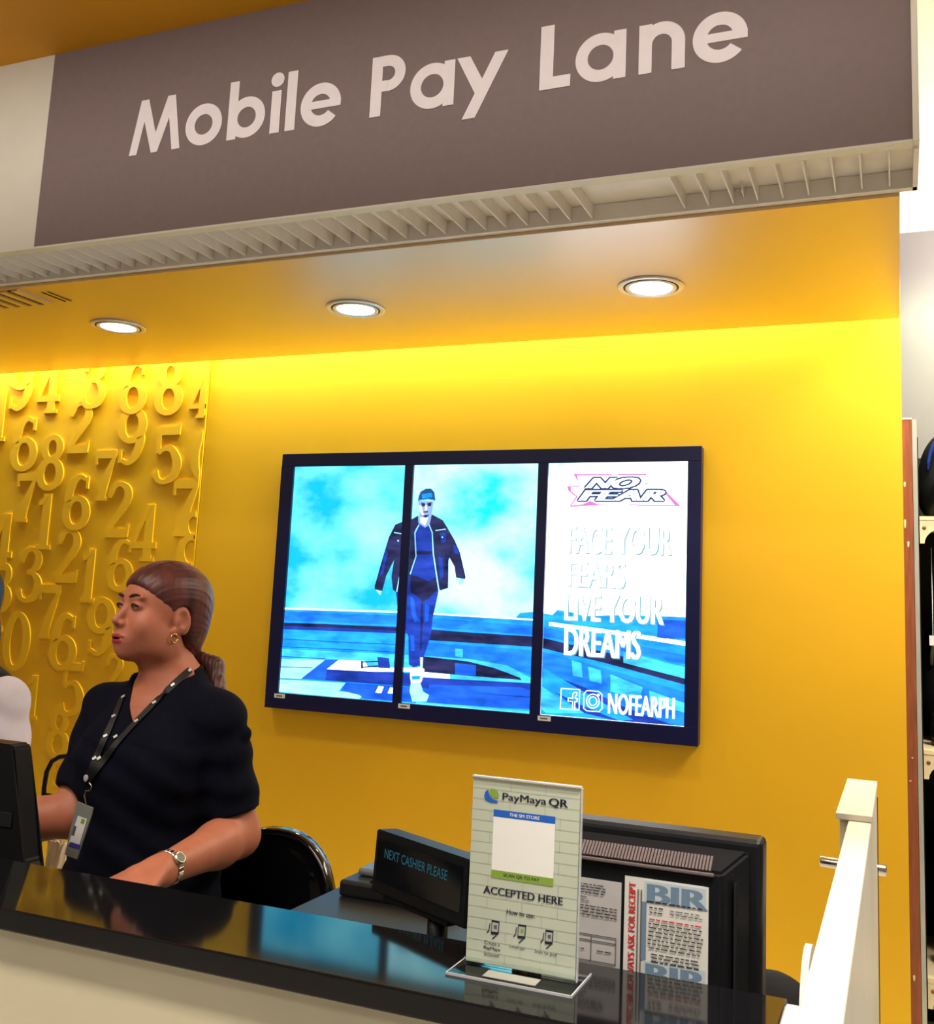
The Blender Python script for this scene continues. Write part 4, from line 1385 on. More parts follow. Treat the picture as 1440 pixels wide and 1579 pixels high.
# packing table with carrier bags behind the cashiers
pt = thing('packing_table', (-2.62, 2.62, 0), 'low cream packing table behind the two people at the left', 'table')
box('table_top', (-3.0, -2.1, 2.50, 2.74, .52, .55), M_CREAM, pt, bevel=.003)
for x in (-2.96, -2.14):
    for y in (2.53, 2.71):
        box('leg', (x - .02, x + .02, y - .02, y + .02, 0, .5195), M_CREAM, pt)
M_BAG = mat('pale_carrier_bag', srgb(226, 206, 176), .45, var=.18, scale=12, bump=.6, bscale=30)
for (px0, px1, lab, yy) in ((22, 56, 'pale crumpled carrier bag standing beside the left terminal', 2.56), (71, 102, 'pale crumpled carrier bag standing next to the person in navy', 2.60)):
    p0, p1 = onY(px0, 1322, yy), onY(px1, 1322, yy)
    bg = thing('carrier_bag', ((p0.x + p1.x) / 2, yy, .55), lab, 'bag', 'carrier bags on the packing table')
    cx_, hw = (p0.x + p1.x) / 2, (p1.x - p0.x) / 2 * .96
    ztop = onY((px0 + px1) / 2, 1298, yy).z
    bm = bmesh.new()
    rnd = random.Random(px0)
    rr = []
    NB = 20
    for i in range(7):
        t = i / 6
        z = .5505 + (ztop - .5505) * t
        sx, sy = hw * (1 - .12 * t), .045 * (1 - .75 * t)
        rr.append([bm.verts.new((cx_ + sx * math.cos(2 * math.pi * k / NB) + rnd.uniform(-.004, .004), yy + sy * math.sin(2 * math.pi * k / NB) + rnd.uniform(-.004, .004), z + (rnd.uniform(-.004, .008) if i == 6 else 0))) for k in range(NB)])
    for a, b in zip(rr, rr[1:]):
        for k in range(NB):
            bm.faces.new((a[k], a[(k + 1) % NB], b[(k + 1) % NB], b[k]))
    bm.faces.new(rr[0][::-1])
    bm.faces.new(rr[-1])
    mesh_obj('bag_body', bm_mesh(bm, 'bag_body'), M_BAG, bg)
    h0 = ztop - .004
    tube('handle', [(cx_ - hw * .4, yy, h0), (cx_ - hw * .3, yy, h0 + .03), (cx_ + hw * .3, yy, h0 + .03), (cx_ + hw * .4, yy, h0)], .004, M_BAG, bg, 8)

# low black chair between monitor and gate
lc = thing('low_chair', (-.235, 2.3, 0.0), 'dark padded low chair between the monitor and the white gate', 'chair')
M_PAD = mat('black_fabric_pad', (.010, .009, .010), .8, var=.2, bump=.3, bscale=200)
sdf_obj('backrest', lambda P: smin(sd_ell(P, (-.245, 2.2, .72), (.085, .035, .10)), sd_ell(P, (-.22, 2.2, .66), (.10, .03, .14)), .03),
        (-.36, 2.14, .50), (-.10, 2.26, .85), .006, M_PAD, lc)
box('seat', (-.33, -.14, 2.24, 2.56, .42, .47), M_PAD, lc, bevel=.015)
for x in (-.31, -.16):
    tube('leg', [(x, 2.54, 0), (x, 2.54, .42)], .011, M_PLASTIC, lc)
    tube('leg', [(x, 2.225, 0), (x, 2.21, .60)], .011, M_PLASTIC, lc)

# ---------------------------------------------------------------- right edge: partition end and goods shelf
pe = thing('partition_edge', (.045, 4.05, 0), 'worn brown laminate edge strip beside the yellow wall', 'edge strip')
box('laminate_strip', (.0205, .0535, 4.02, 4.06, 0, 2.262), M_BROWN, pe)
box('cap', (.0205, .0535, 4.018, 4.06, 2.2625, 2.268), M_WHITE, pe)
for z, dx_, ln in ((2.02, .005, .012), (1.875, .004, .020), (1.80, .014, .014), (.965, .008, .003), (1.045, .016, .003), (.31, .010, .012)):
    bm = bmesh.new()      # chipped spots
    add_prism(bm, [(.0215 + dx_ + .0035 * math.cos(a_) * (1 + .3 * math.sin(3 * a_)), z + ln * math.sin(a_) * (1 + .2 * math.cos(2 * a_))) for a_ in [2 * math.pi * k / 10 for k in range(10)]], lambda u, v, w: Vector((u, 4.0199 - w, v)), .0006)
    mesh_obj('chip', bm_mesh(bm, 'chip'), M_SHELF, pe)
sh = thing('goods_shelf', (.35, 4.2, 0), 'shelf rack with cream scalloped boards at the right edge of the picture', 'shelf')
box('upright', (.055, .070, 4.02, 4.05, 0.08, 2.262), M_SILVER, sh)
box('side_panel', (.0705, .074, 4.052, 4.58, 0.0, 2.2), M_VENT, sh)
box('back_panel', (.075, 1.2, 4.565, 4.58, 0.0, 2.2), M_VENT, sh)
SHZ = [1.89, 1.06, .30]
for z in SHZ:
    box('board', (.0745, 1.2, 4.03, 4.56, z, z + .014), M_SHELF, sh)
    bm = bmesh.new()
    out = [(.0745, z - .001), (.0745, z - .085)]
    for i in range(13):
        a_ = math.pi - math.pi * i / 12
        out.append((.155 + .065 * math.cos(a_), z - .085 + .055 * math.sin(a_)))
    out += [(.26, z - .085)]
    for i in range(13):
        a_ = math.pi - math.pi * i / 12
        out.append((.345 + .065 * math.cos(a_), z - .085 + .055 * math.sin(a_)))
    out += [(.45, z - .085), (.45, z - .001)]
    add_prism(bm, out, lambda u, v, w: Vector((u, 4.032 + w, v)), .012)
    ap = mesh_obj('scalloped_apron', bm_mesh(bm, 'apron'), M_SHELF, sh)
    lathe('screw_hole', [(.001, 0), (.007, 0), (.007, .0012), (.001, .0012)], (.090, 4.0305, z - .028), M_BROWN, ap, 12, axis='Y')


def shoe(name, loc, rz, m1, m2, label, group):
    t = thing(name, loc, label, 'shoe', group, rot=(0, 0, rz))

    def fn(P):
        d = sd_cone(P, (0, .04, .045), (0, .20, .030), .042, .028)
        d = smin(d, sd_cone(P, (0, .03, .05), (0, .02, .10), .038, .036), .03)
        d = smax(d, half(P, (0, 0, .014), (0, 0, -1)), .004)
        d = smax(d, -sd_ell(P, (0, .02, .13), (.030, .045, .05)), .006)
        return d
    V, Q = sdf_arrays(fn, (-.06, -.03, 0), (.06, .25, .16), .006)
    mesh_obj('upper', np_mesh('upper', V, Q), m1, t, local=True, smooth=True)

    def fs(P):
        q = P.copy()
        q[..., 2] = q[..., 2] * 2.2
        return smax(sd_cone(q, (0, .03, .02), (0, .205, .02), .042, .036), 0 * P[..., 0] - 1, .001)
    V, Q = sdf_arrays(fs, (-.06, -.03, -.03), (.06, .26, .04), .006)
    V = np.array(V)
    V[:, 2] = np.clip(V[:, 2] + .002, 0.0, .0135)
    mesh_obj('sole', np_mesh('sole', V, Q), m2, t, local=True, smooth=True)
    return t


M_SH1 = mat('black_leather', (.008, .008, .010), .4, var=.2)
M_SH2 = mat('grey_rubber', (.16, .16, .15), .6, var=.1)
M_SH3 = mat('dark_red_fabric', srgb(110, 20, 34), .7, var=.1)
M_SH4 = mat('blue_gloss', srgb(20, 44, 120), .3, var=.1)
M_SH5 = mat('grey_olive_fabric', srgb(84, 86, 72), .7, var=.15)
SHOES = [((.135, 4.26, 1.0745), 3.5, M_SH1, M_SH2, 'black shoe with grey sole on the middle shelf at far right'),
         ((.145, 4.26, .3145), 3.3, M_SH3, M_SH1, 'dark red shoe on the bottom shelf at far right')]
for loc, rz, a, b, lab in SHOES:
    shoe('shoe', loc, rz, a, b, lab, 'shoes on the goods shelf')


def goods_bag(loc, w_, d_, h_, m1, m2, label):
    t = thing('goods_bag', loc, label, 'bag', 'bags on the goods shelf')
    c = Vector(loc)

    def fn(P):
        d = sd_ell(P, (c.x, c.y, c.z + h_ * .48), (w_ / 2, d_ / 2, h_ * .56))
        d = smin(d, sd_ell(P, (c.x, c.y - .01, c.z + h_ * .3), (w_ * .5, d_ * .55, h_ * .36)), .04)
        return smax(d, half(P, (c.x, c.y, c.z + .001), (0, 0, -1)), .006)
    sdf_obj('body', fn, (c.x - w_ * .62, c.y - d_ * .7, c.z - .01), (c.x + w_ * .62, c.y + d_ * .7, c.z + h_ * 1.1), .008, m1, t)
    pts = [(c.x - w_ * .36 * math.cos(a_), c.y - d_ * .40 - .004, c.z + h_ * .55 + h_ * .44 * math.sin(a_)) for a_ in [math.pi * i / 14 for i in range(15)]]
    tube('piping', pts, .007, m2, t, 8)
    box('front_pocket', (c.x - w_ * .28, c.x + w_ * .28, c.y - d_ * .66, c.y - d_ * .40, c.z + h_ * .12, c.z + h_ * .42), m2, t, bevel=.012)
    return t


goods_bag((.195, 4.24, 1.9045), .24, .20, .34, M_SH1, M_SH4, 'rounded black bag with blue edging on the top shelf at far right')
goods_bag((.205, 4.42, 1.0745), .255, .18, .52, M_SH1, M_SH5, 'tall black bag behind the shoe on the middle shelf at far right')
goods_bag((.21, 4.43, .3145), .26, .20, .52, M_SH1, M_SH2, 'large black bag on the bottom shelf at far right')
box_t = thing('price_tag', (.115, 4.05, 1.42), 'small white price tag hanging at the middle shelf', 'tag')
box('card', (.100, .125, 4.045, 4.047, 1.44, 1.475), M_STICKER, box_t)
tube('cord', [(.112, 4.046, 1.4755), (.114, 4.1, 1.60), (.116, 4.2, 1.80)], .0015, M_STICKER, box_t, 6)

# ================================================================ PEOPLE
M_SKIN = mat('skin', (0.50, 0.170, 0.098), 0.5, var=.06, scale=40, sss=.12, bump=.05, bscale=400)
M_LIPS = mat('red_lipstick', (0.36, 0.035, 0.045), 0.35, var=.05)
M_MOUTH = mat('mouth_dark', (.02, .005, .005), .6)
M_NAVY = mat('navy_blouse_cloth', (0.0030, 0.0040, 0.0110), 0.85, var=.15, scale=60, bump=.25, bscale=250, spec=.12)
M_TROU = mat('black_trouser_cloth', (.004, .004, .007), .85, var=.1, spec=.2)
M_HAIR = mat('auburn_hair', (.105, .030, .026), .42, var=.55, scale=30, stretch=(1.0, 1.0, .18), bump=.5, bscale=90, spec=.5)
M_HAIR2 = mat('black_hair', (.006, .005, .005), .4, var=.3, scale=60, stretch=(1, 1, .15), bump=.4, bscale=90)
M_BROW = mat('dark_brow_hair', (.020, .009, .007), .7)
M_EYEW = mat('eye_white', (.55, .50, .47), .25, var=0)
M_IRIS = mat('dark_iris', (.012, .006, .004), .15, var=0)
M_GOLD = mat('gold', (.80, .52, .20), .25, metal=1.0, var=0)
M_STEEL = mat('watch_steel', (.62, .60, .55), .25, metal=1.0, var=.1)
M_VEST = mat('black_vest_cloth', (.006, .006, .007), .8, var=.1)
M_SLEEVE = mat('white_shirt_cloth', srgb(214, 208, 220), .8, var=.03, bump=.3, bscale=60)


def rot_head(yaw, pitch):
    cy_, sy_ = math.cos(yaw), math.sin(yaw)
    cp, sp_ = math.cos(pitch), math.sin(pitch)
    Rz = np.array([[cy_, -sy_, 0], [sy_, cy_, 0], [0, 0, 1]])
    Rx = np.array([[1, 0, 0], [0, cp, -sp_], [0, sp_, cp]])
    return (Rz @ Rx).astype(np.float32)


UL = ((0, -.0860, -.0665), (.0255, .0110, .0056))
LL = ((0, -.0840, -.0768), (.0225, .0115, .0068))
SLIT = ((0, -.0970, -.0714), (.0160, .010, .0012))


def head_sdf(q):
    d = sd_ell(q, (0, .018, .034), (.074, .092, .080))
    d = smin(d, sd_ell(q, (0, -.018, .038), (.064, .063, .056)), .02)
    d = smin(d, sd_ell(q, (0, -.022, -.012), (.065, .062, .084)), .03)
    d = smin(d, sd_ell(q, (0, -.026, -.066), (.056, .052, .045)), .03)
    d = smin(d, sd_ell(q, (0, -.062, -.096), (.022, .020, .017)), .025)
    for s in (-1, 1):
        d = smin(d, sd_ell(q, (s * .038, -.050, -.036), (.030, .032, .032)), .02)
        d = smin(d, sd_ell(q, (s * .052, -.005, -.070), (.018, .035, .030)), .03)
        d = smax(d, -sd_ell(q, (s * .031, -.097, .001), (.020, .019, .0125)), .014)
        d = smin(d, sd_ell(q, (s * .031, -.0745, .0035), (.0175, .0135, .0105)), .006)
        d = smin(d, sd_ell(q, (s * .030, -.0800, .0225), (.023, .008, .007)), .014)
    d = smin(d, sd_cone(q, (0, -.080, .006), (0, -.1015, -.033), .0070, .0098), .012)
    for s in (-1, 1):
        d = smin(d, sd_ell(q, (s * .0120, -.0905, -.0380), (.0078, .0100, .0072)), .007)
        d = smax(d, -sd_ell(q, (s * .0070, -.0985, -.0480), (.0038, .0060, .0032)), .003)
    d = smin(d, sd_ell(q, (0, -.074, -.068), (.030, .018, .022)), .02)
    d = smin(d, sd_ell(q, *UL), .005)
    d = smin(d, sd_ell(q, *LL), .005)
    d = smax(d, -sd_ell(q, *SLIT), .002)
    er = np.array([[1, 0, 0], [0, math.cos(.25), -math.sin(.25)], [0, math.sin(.25), math.cos(.25)]], dtype=np.float32)
    for s in (-1, 1):
        e = sd_ell(q, (s * .0745, .016, -.012), (.0085, .0195, .0310), er)
        e = smax(e, -sd_ell(q, (s * .0840, .013, -.008), (.0085, .0118, .0205), er), .003)
        e = smin(e, sd_ell(q, (s * .0745, .004, -.014), (.006, .006, .009)), .006)
        e = smin(e, sd_ell(q, (s * .0730, .004, -.037), (.006, .009, .009)), .006)
        d = smin(d, e, .006)
    return d


def hand_sdf(P, w, f, thumb_side, curl=.35):
    """palm, four fingers and a thumb; w wrist, f forward, thumb_side +1/-1 along f x up"""
    f = Vector(f).normalized()
    up = Vector((0, 0, 1))
    side = f.cross(up).normalized()
    up = side.cross(f).normalized()
    w = Vector(w)
    R = np.array([list(side), list(f), list(up)], dtype=np.float32).T
    d = sd_ell(P, tuple(w + f * .048), (.040, .052, .0165), R)
    d = smin(d, sd_cone(P, tuple(w), tuple(w + f * .04), .026, .024), .02)
    for k, (o, L) in enumerate(((.030, .066), (.010, .078), (-.011, .074), (-.030, .058))):
        o *= thumb_side
        a = w + f * .080 + side * o + up * .002
        b = a + (f * math.cos(curl * .5) - up * math.sin(curl * .5)) * L * .46
        c = b + (f * math.cos(curl * 1.3) - up * math.sin(curl * 1.3)) * L * .32
        e = c + (f * math.cos(curl * 2.0) - up * math.sin(curl * 2.0)) * L * .24
        g = sd_cone(P, tuple(a - f * .03), tuple(b), .0098, .0088)
        g = np.minimum(g, sd_cone(P, tuple(b), tuple(c), .0088, .0080))
        g = np.minimum(g, sd_cone(P, tuple(c), tuple(e), .0080, .0070))
        d = smin(d, g, .004)
    a = w + f * .022 + side * .030 * thumb_side
    b = a + (f * .75 + side * .6 * thumb_side - up * .1).normalized() * .036
    c = b + (f * .95 + side * .2 * thumb_side - up * .2).normalized() * .028
    g = np.minimum(sd_cone(P, tuple(a), tuple(b), .0125, .0105), sd_cone(P, tuple(b), tuple(c), .0105, .0085))
    return smin(d, g, .010)


def arm_sdf(P, sh, el, wr, r0=.056, r1=.044, r2=.043, r3=.0265):
    d = sd_cone(P, sh, el, r0, r1)
    mid = tuple(np.array(el) * .72 + np.array(wr) * .28)
    g = smin(sd_cone(P, el, mid, r1 * .95, r2), sd_cone(P, mid, wr, r2, r3), .02)
    return smin(d, g, .02)


# ---- the cashier in navy
HC = np.array(onY(247, 946, 1.80), dtype=np.float32)
HR = rot_head(math.radians(-20), math.radians(-9))
RSH, LSH = (-1.612, 1.825, 1.245), (-1.320, 1.815, 1.250)
REL, LEL = (-1.605, 1.735, 1.035), (-1.272, 1.850, 1.015)
RWR, LWR = (-1.790, 1.640, 1.010), (-1.268, 1.605, 0.995)
LHF, RHF = (-.34, -.93, -.16), (-.85, -.50, -.12)
NB_ = (-1.448, 1.835, 1.300)   # base of the neck
HS = .95     # head size
hloc = lambda P: ((P - HC) @ HR) / HS


def w_skin(P):
    q = hloc(P)
    nk = tuple(HC + HR @ np.array((0, .022, -.075)))
    d = head_sdf(q)
    d = smin(d, sd_cone(P, nk, NB_, .053, .060), .022)
    t = sd_ell(P, (-1.455, 1.815, 1.225), (.150, .088, .085))
    t = smin(t, sd_cone(P, NB_, RSH, .044, .036), .04)
    t = smin(t, sd_cone(P, NB_, LSH, .044, .036), .04)
    d = smin(d, t, .04)
    return d


def w_arms(P):
    a = arm_sdf(P, LSH, LEL, LWR, .046, .044, .044, .0270)
    a = smin(a, hand_sdf(P, LWR, LHF, -1, .30), .02)
    b = arm_sdf(P, RSH, REL, RWR, .046, .043, .041, .027)
    b = smin(b, hand_sdf(P, RWR, RHF, 1, .30), .02)
    return np.minimum(a, b)


wm = thing('person', (-1.455, 1.82, 0.0), 'person in a navy short sleeved blouse with a ponytail, facing left behind the counter', 'person')
Va, Qa = sdf_arrays(w_skin, (-1.62, 1.63, 1.262), (-1.30, 1.99, 1.60), .0024)
Vb, Qb = sdf_arrays(lambda P: np.minimum(w_skin(P), w_arms(P)), (-1.98, 1.42, .92), (-1.18, 1.95, 1.285), .0045)
me = np_mesh('body', np.concatenate([Va, Vb]), np.concatenate([Qa, Qb + len(Va)]))
for mm in (M_SKIN, M_LIPS, M_MOUTH):
    me.materials.append(mm)
co = np.concatenate([Va, Vb])
fc_ = co[np.concatenate([Qa, Qb + len(Va)])].mean(1).astype(np.float32)
ql = hloc(fc_)
mi = np.zeros(len(fc_), dtype=np.int32)
lip = np.minimum(sd_ell(ql, *UL), sd_ell(ql, *LL)) < .0012
mi[lip & (ql[:, 1] < -.075)] = 1
mi[(sd_ell(ql, *SLIT) < .0012) & (ql[:, 1] > -.0995)] = 2
if len(me.polygons) == len(mi):
    me.polygons.foreach_set('material_index', mi)
bvh = BVHTree.FromPolygons([Vector(v) for v in co], [tuple(int(i) for i in q) for q in np.concatenate([Qa, Qb + len(Va)])])
body_w = mesh_obj('body', me, None, wm, smooth=True)


def hl(p):
    return Vector([float(v) for v in (HC + HR @ (HS * np.array(p, dtype=np.float32)))])


def face_hit(x, z, out=.001):
    d = (hl((0, 1, 0)) - hl((0, 0, 0))).normalized()
    r = bvh.ray_cast(hl((x, -.25, z)), d)
    p = r[0] if r[0] is not None else hl((x, -.08, z))
    return p - d * out


for s in (-1, 1):
    xs = [.013, .022, .031, .040, .048]
    tube('eyebrow', [face_hit(s * x, .0215 + .0045 * math.sin((i / 4) * 2.4), .0004) for i, x in enumerate(xs)], [.0020, .0034, .0034, .0026, .0010], M_BROW, wm, 8)
    tube('eyelash', [face_hit(s * x, .0015 + .0038 * math.sin(math.pi * (.1 + .9 * i / 4)), .0002) for i, x in enumerate((.019, .025, .031, .038, .0455))], [.0014, .0024, .0029, .0029, .0018], M_BROW, wm, 8)
    bm = bmesh.new()
    c = [face_hit(s * x, z, .0006) for x, z in ((.020, -.0005), (.026, .0028), (.033, .0036), (.040, .0020), (.044, -.0005), (.038, -.0035), (.031, -.0044), (.024, -.0030))]
    bm.faces.new([bm.verts.new(p) for p in c])
    eye = mesh_obj('eye', bm_mesh(bm, 'eye'), M_EYEW, wm)
    bm = bmesh.new()
    c = [face_hit(s * .031 - .0025 + .0042 * math.cos(2 * math.pi * k / 14), -.0003 + .0040 * math.sin(2 * math.pi * k / 14), .0010) for k in range(14)]
    bm.faces.new([bm.verts.new(p) for p in c])
    mesh_obj('iris', bm_mesh(bm, 'iris'), M_IRIS, eye)
for s in (-1, 1):
    c = hl((s * .078, .002, -.052))
    ex, ez = hl((0, 1, 0)) - hl((0, 0, 0)), hl((0, 0, 1)) - hl((0, 0, 0))
    tube('earring', [c + ex * .0085 * math.cos(2 * math.pi * k / 20) + ez * .0095 * math.sin(2 * math.pi * k / 20) for k in range(21)], .0017, M_GOLD, wm, 8)

TIE = hl((0, .104, -.070))
PEND = onY(337, 1066, 1.885)


def w_hair(P):
    q = hloc(P)
    d = sd_ell(q, (0, .020, .038), (.0815, .1000, .0870))
    d = smin(d, sd_ell(q, (0, -.018, .042), (.071, .071, .063)), .02)
    d = smin(d, sd_ell(q, (0, .062, -.020), (.066, .052, .070)), .03)
    # front edge: swept from the forehead down to the ear
    sweep = half(q, (0, -.090, .054), (0, -.60, -.80)) + .10 * np.maximum(0, -q[..., 0] - .02)
    d = smax(d, sweep, .008)
    low = half(q, (0, .028, -.02), (0, -1, 0))
    d = smax(d, np.minimum(low, half(q, (0, .0, -.006), (0, .18, -1))), .006)
    ear = sd_ell(q, (.078, .012, -.016), (.018, .026, .036))
    ear2 = sd_ell(q, (-.078, .012, -.016), (.018, .026, .036))
    d = smax(d, -np.minimum(ear, ear2), .004)
    # gathered towards the tie
    d = smin(d, sd_cone(P, tuple(hl((0, .070, -.040))), tuple(TIE), .048, .017), .03)
    # fine strand relief
    a = np.arctan2(q[..., 0], q[..., 2] + .06)
    d = d + .0004 * np.sin(a * 52 + q[..., 1] * 40) + .0003 * np.sin(a * 97 + q[..., 1] * 60)
    return d


hair = sdf_obj('hair', w_hair, tuple(HC - .14), tuple(HC + .14), .0026, M_HAIR, wm)


def w_pony(P):
    m1 = TIE + (PEND - TIE) * .45 + Vector((.012, .020, .008))
    d = sd_cone(P, tuple(TIE), tuple(m1), .0105, .0175)
    d = smin(d, sd_cone(P, tuple(m1), tuple(PEND), .0175, .0165), .015)
    return d + .0012 * np.sin(P[..., 0] * 700 + P[..., 2] * 120)


lo = np.minimum(np.array(TIE), np.array(PEND)) - .06
hi = np.maximum(np.array(TIE), np.array(PEND)) + .06
sdf_obj('ponytail', w_pony, lo, hi, .003, M_HAIR, wm)
pd = (PEND - TIE).normalized()
ps, pq = pd.orthogonal().normalized(), pd.cross(pd.orthogonal()).normalized()
tube('hair_tie', [TIE + (ps * math.cos(2 * math.pi * k / 18) + pq * math.sin(2 * math.pi * k / 18)) * .0165 for k in range(19)], .0048, M_TROU, wm, 8)
for k in range(5):
    a_ = 2 * math.pi * k / 5
    lathe('tie_bead', [(.0003, -.004), (.003, -.003), (.0042, 0), (.003, .003), (.0003, .004)], TIE + (ps * math.cos(a_) + pq * math.sin(a_)) * .021, M_GLOSSBLACK, wm, 10)


def w_blouse(P):
    t = sd_ell(P, (-1.458, 1.818, 1.185), (.158, .108, .130))
    for s in (-1, 1):
        t = smin(t, sd_ell(P, (-1.462 + s * .070, 1.738, 1.150), (.070, .060, .072)), .06)
    t = smin(t, sd_ell(P, (-1.470, 1.812, 1.020), (.150, .118, .150)), .08)
    t = smin(t, sd_ell(P, (-1.480, 1.815, .880), (.178, .135, .140)), .08)
    t = smin(t, sd_cone(P, (NB_[0], NB_[1], NB_[2] - .012), RSH, .052, .050), .04)
    t = smin(t, sd_cone(P, (NB_[0], NB_[1], NB_[2] - .012), LSH, .052, .050), .04)
    # stand-up collar
    nk = tuple(HC + HR @ np.array((0, .030, -.120)))
    t = smin(t, sd_cone(P, nk, NB_, .059, .068), .03)
    col = half(P, (-1.450, 1.835, 1.362), (0, -.25, 1))
    t = smax(t, col, .006)
    # sleeves
    lc_, rc = Vector(LSH) * .20 + Vector(LEL) * .80, Vector(RSH) * .22 + Vector(REL) * .78
    sl = sd_cone(P, LSH, tuple(lc_ + (lc_ - Vector(LSH)) * .2), .058, .056)
    fold = .0028 * np.sin(P[..., 2] * 95 + P[..., 0] * 40 + 2 * np.sin(P[..., 1] * 30))
    sl = smax(sl + fold, half(P, tuple(lc_), tuple(Vector(LEL) - Vector(LSH))), .004)
    sl = smin(sl, sd_ell(P, tuple(onY(377, 1132, 1.83)), (.014, .016, .016)), .010)
    sr = sd_cone(P, RSH, tuple(rc + (rc - Vector(RSH)) * .2), .058, .055)
    sr = smax(sr + fold, half(P, tuple(rc), tuple(Vector(REL) - Vector(RSH))), .004)
    t = smin(t + fold * .8 * (P[..., 2] < 1.2), np.minimum(sl, sr), .022)
    # V opening at the front
    x, z = P[..., 0] + 1.462, P[..., 2]
    v = np.maximum(np.abs(x) * .80 - (z - 1.236) * .60, P[..., 1] - 1.815)
    t = smax(t, -v, .004)
    return t


blouse = sdf_obj('blouse', w_blouse, (-1.76, 1.62, .80), (-1.18, 2.0, 1.40), .0042, M_NAVY, wm)
bco = [v.co.copy() + wm.location for v in blouse.data.vertices]
nb_ = len(bco)
bb = BVHTree.FromPolygons(bco + [Vector(v) for v in Va], [tuple(p.vertices) for p in blouse.data.polygons] + [tuple(int(i) + nb_ for i in q) for q in Qa])


def w_legs(P):
    d = sd_ell(P, (-1.480, 1.815, .86), (.172, .130, .13))
    for s, ft in ((-1, (-1.57, 1.83)), (1, (-1.39, 1.83))):
        kn = (-1.480 + s * .085, 1.80, .46)
        d = smin(d, sd_cone(P, (-1.480 + s * .080, 1.815, .82), kn, .092, .068), .04)
        d = smin(d, sd_cone(P, kn, (ft[0], ft[1], .06), .068, .055), .02)
    return smax(d, half(P, (0, 0, .04), (0, 0, -1)), .005)


sdf_obj('trousers', w_legs, (-1.70, 1.64, .02), (-1.26, 1.99, 1.0), .009, M_TROU, wm)
for x in (-1.57, -1.39):
    sdf_obj('shoe', lambda P: smax(sd_cone(P, (x, 1.84, .035), (x - .01, 1.68, .022), .042, .032), half(P, (0, 0, .002), (0, 0, -1)), .003),
            (x - .08, 1.62, -.01), (x + .08, 1.92, .10), .007, M_SH1, wm)


def cam_hit(px, py, tree, out=.003):
    d = Vector([float(v) for v in ray(px, py)]).normalized()
    r = tree.ray_cast(Vector((0, 0, EYE)), d)
    if r[0] is None:
        return None
    n_ = r[1] if r[1].dot(d) < 0 else -r[1]
    return r[0] + n_ * out, n_


M_RIBBON = mat('black_lanyard_ribbon', (.004, .004, .005), .6, var=.05)
M_STUD = mat('silver_print', (.62, .62, .64), .35, metal=.3, var=0)


def ribbon(name, pix, width):
    dense = []
    for (xa, ya), (xb, yb) in zip(pix, pix[1:]):
        for i in range(8):
            dense.append((xa + (xb - xa) * i / 8, ya + (yb - ya) * i / 8))
    dense.append(pix[-1])
    pts = [h for h in (cam_hit(x, y, bb, .003) for x, y in dense) if h]
    bm = bmesh.new()
    prev = None
    for i, (p, n_) in enumerate(pts):
        t = (pts[min(i + 1, len(pts) - 1)][0] - pts[max(i - 1, 0)][0]).normalized()
        s_ = n_.cross(t).normalized() * width / 2
        q = [bm.verts.new(p - s_), bm.verts.new(p + s_), bm.verts.new(p + s_ + n_ * .0015), bm.verts.new(p - s_ + n_ * .0015)]
        if prev:
            for k in range(4):
                bm.faces.new((prev[k], prev[(k + 1) % 4], q[(k + 1) % 4], q[k]))
        prev = q
    return mesh_obj(name, bm_mesh(bm, name), M_RIBBON, wm)


lan = ribbon('lanyard', [(292, 1034), (268, 1056), (240, 1084), (213, 1112), (180, 1148), (155, 1180), (137, 1202)], .014)
ribbon('lanyard', [(190, 1076), (178, 1106), (164, 1136), (149, 1170), (136, 1200)], .014)
for px, py in ((291, 1035), (267, 1057), (239, 1085), (212, 1113), (192, 1076), (177, 1106), (164, 1136), (180, 1137), (147, 1170), (154, 1170)):
    h = cam_hit(px, py, bb, .0052)
    if h:
        q = h[1].to_track_quat('Z', 'Y').to_matrix()
        bm = bmesh.new()
        add_box(bm, -.0045, .0045, -.003, .003, -.001, .001, bevel=.0008)
        bmesh.ops.transform(bm, matrix=Matrix.Translation(h[0]) @ q.to_4x4() @ Matrix.Rotation(.7, 4, 'Z'), verts=bm.verts)
        mesh_obj('lanyard_print', bm_mesh(bm, 'lanyard_print'), M_STUD, wm)
h = cam_hit(136, 1198, bb, .006)
bp, bn = h if h else (onY(136, 1198, 1.62), Vector((0, -1, 0)))
bq = Vector((-.25, -1, .0)).to_track_quat('Z', 'Y').to_matrix().to_4x4()
bm = bmesh.new()
add_lathe(bm, [(.0005, -.001), (.0068, -.001), (.0068, .001), (.004, .0018), (.0005, .0018)], (0, 0, 0), 20)
bmesh.ops.transform(bm, matrix=Matrix.Translation(bp) @ bq, verts=bm.verts)
mesh_obj('lanyard_button', bm_mesh(bm, 'lanyard_button'), M_STUD, wm)
BY = min(bp.y, 1.63) - .012
tube('badge_clip', [onY(x, y, BY) for x, y in ((137, 1206), (141, 1212), (139, 1219), (132, 1220), (130, 1228), (133, 1240))], .0016, M_STEEL, wm, 8)
M_BADGE = mat('grey_badge_holder', srgb(128, 132, 128), .3, var=.05)


def badge_prism(name, pix, y, t, m, par):
    bm = bmesh.new()
    pts = [(onY(x, yy, y).x, onY(x, yy, y).z) for x, yy in pix]
    add_prism(bm, pts, lambda u, v, w: Vector((u, y + w, v)), t)
    return mesh_obj(name, bm_mesh(bm, name), m, par)


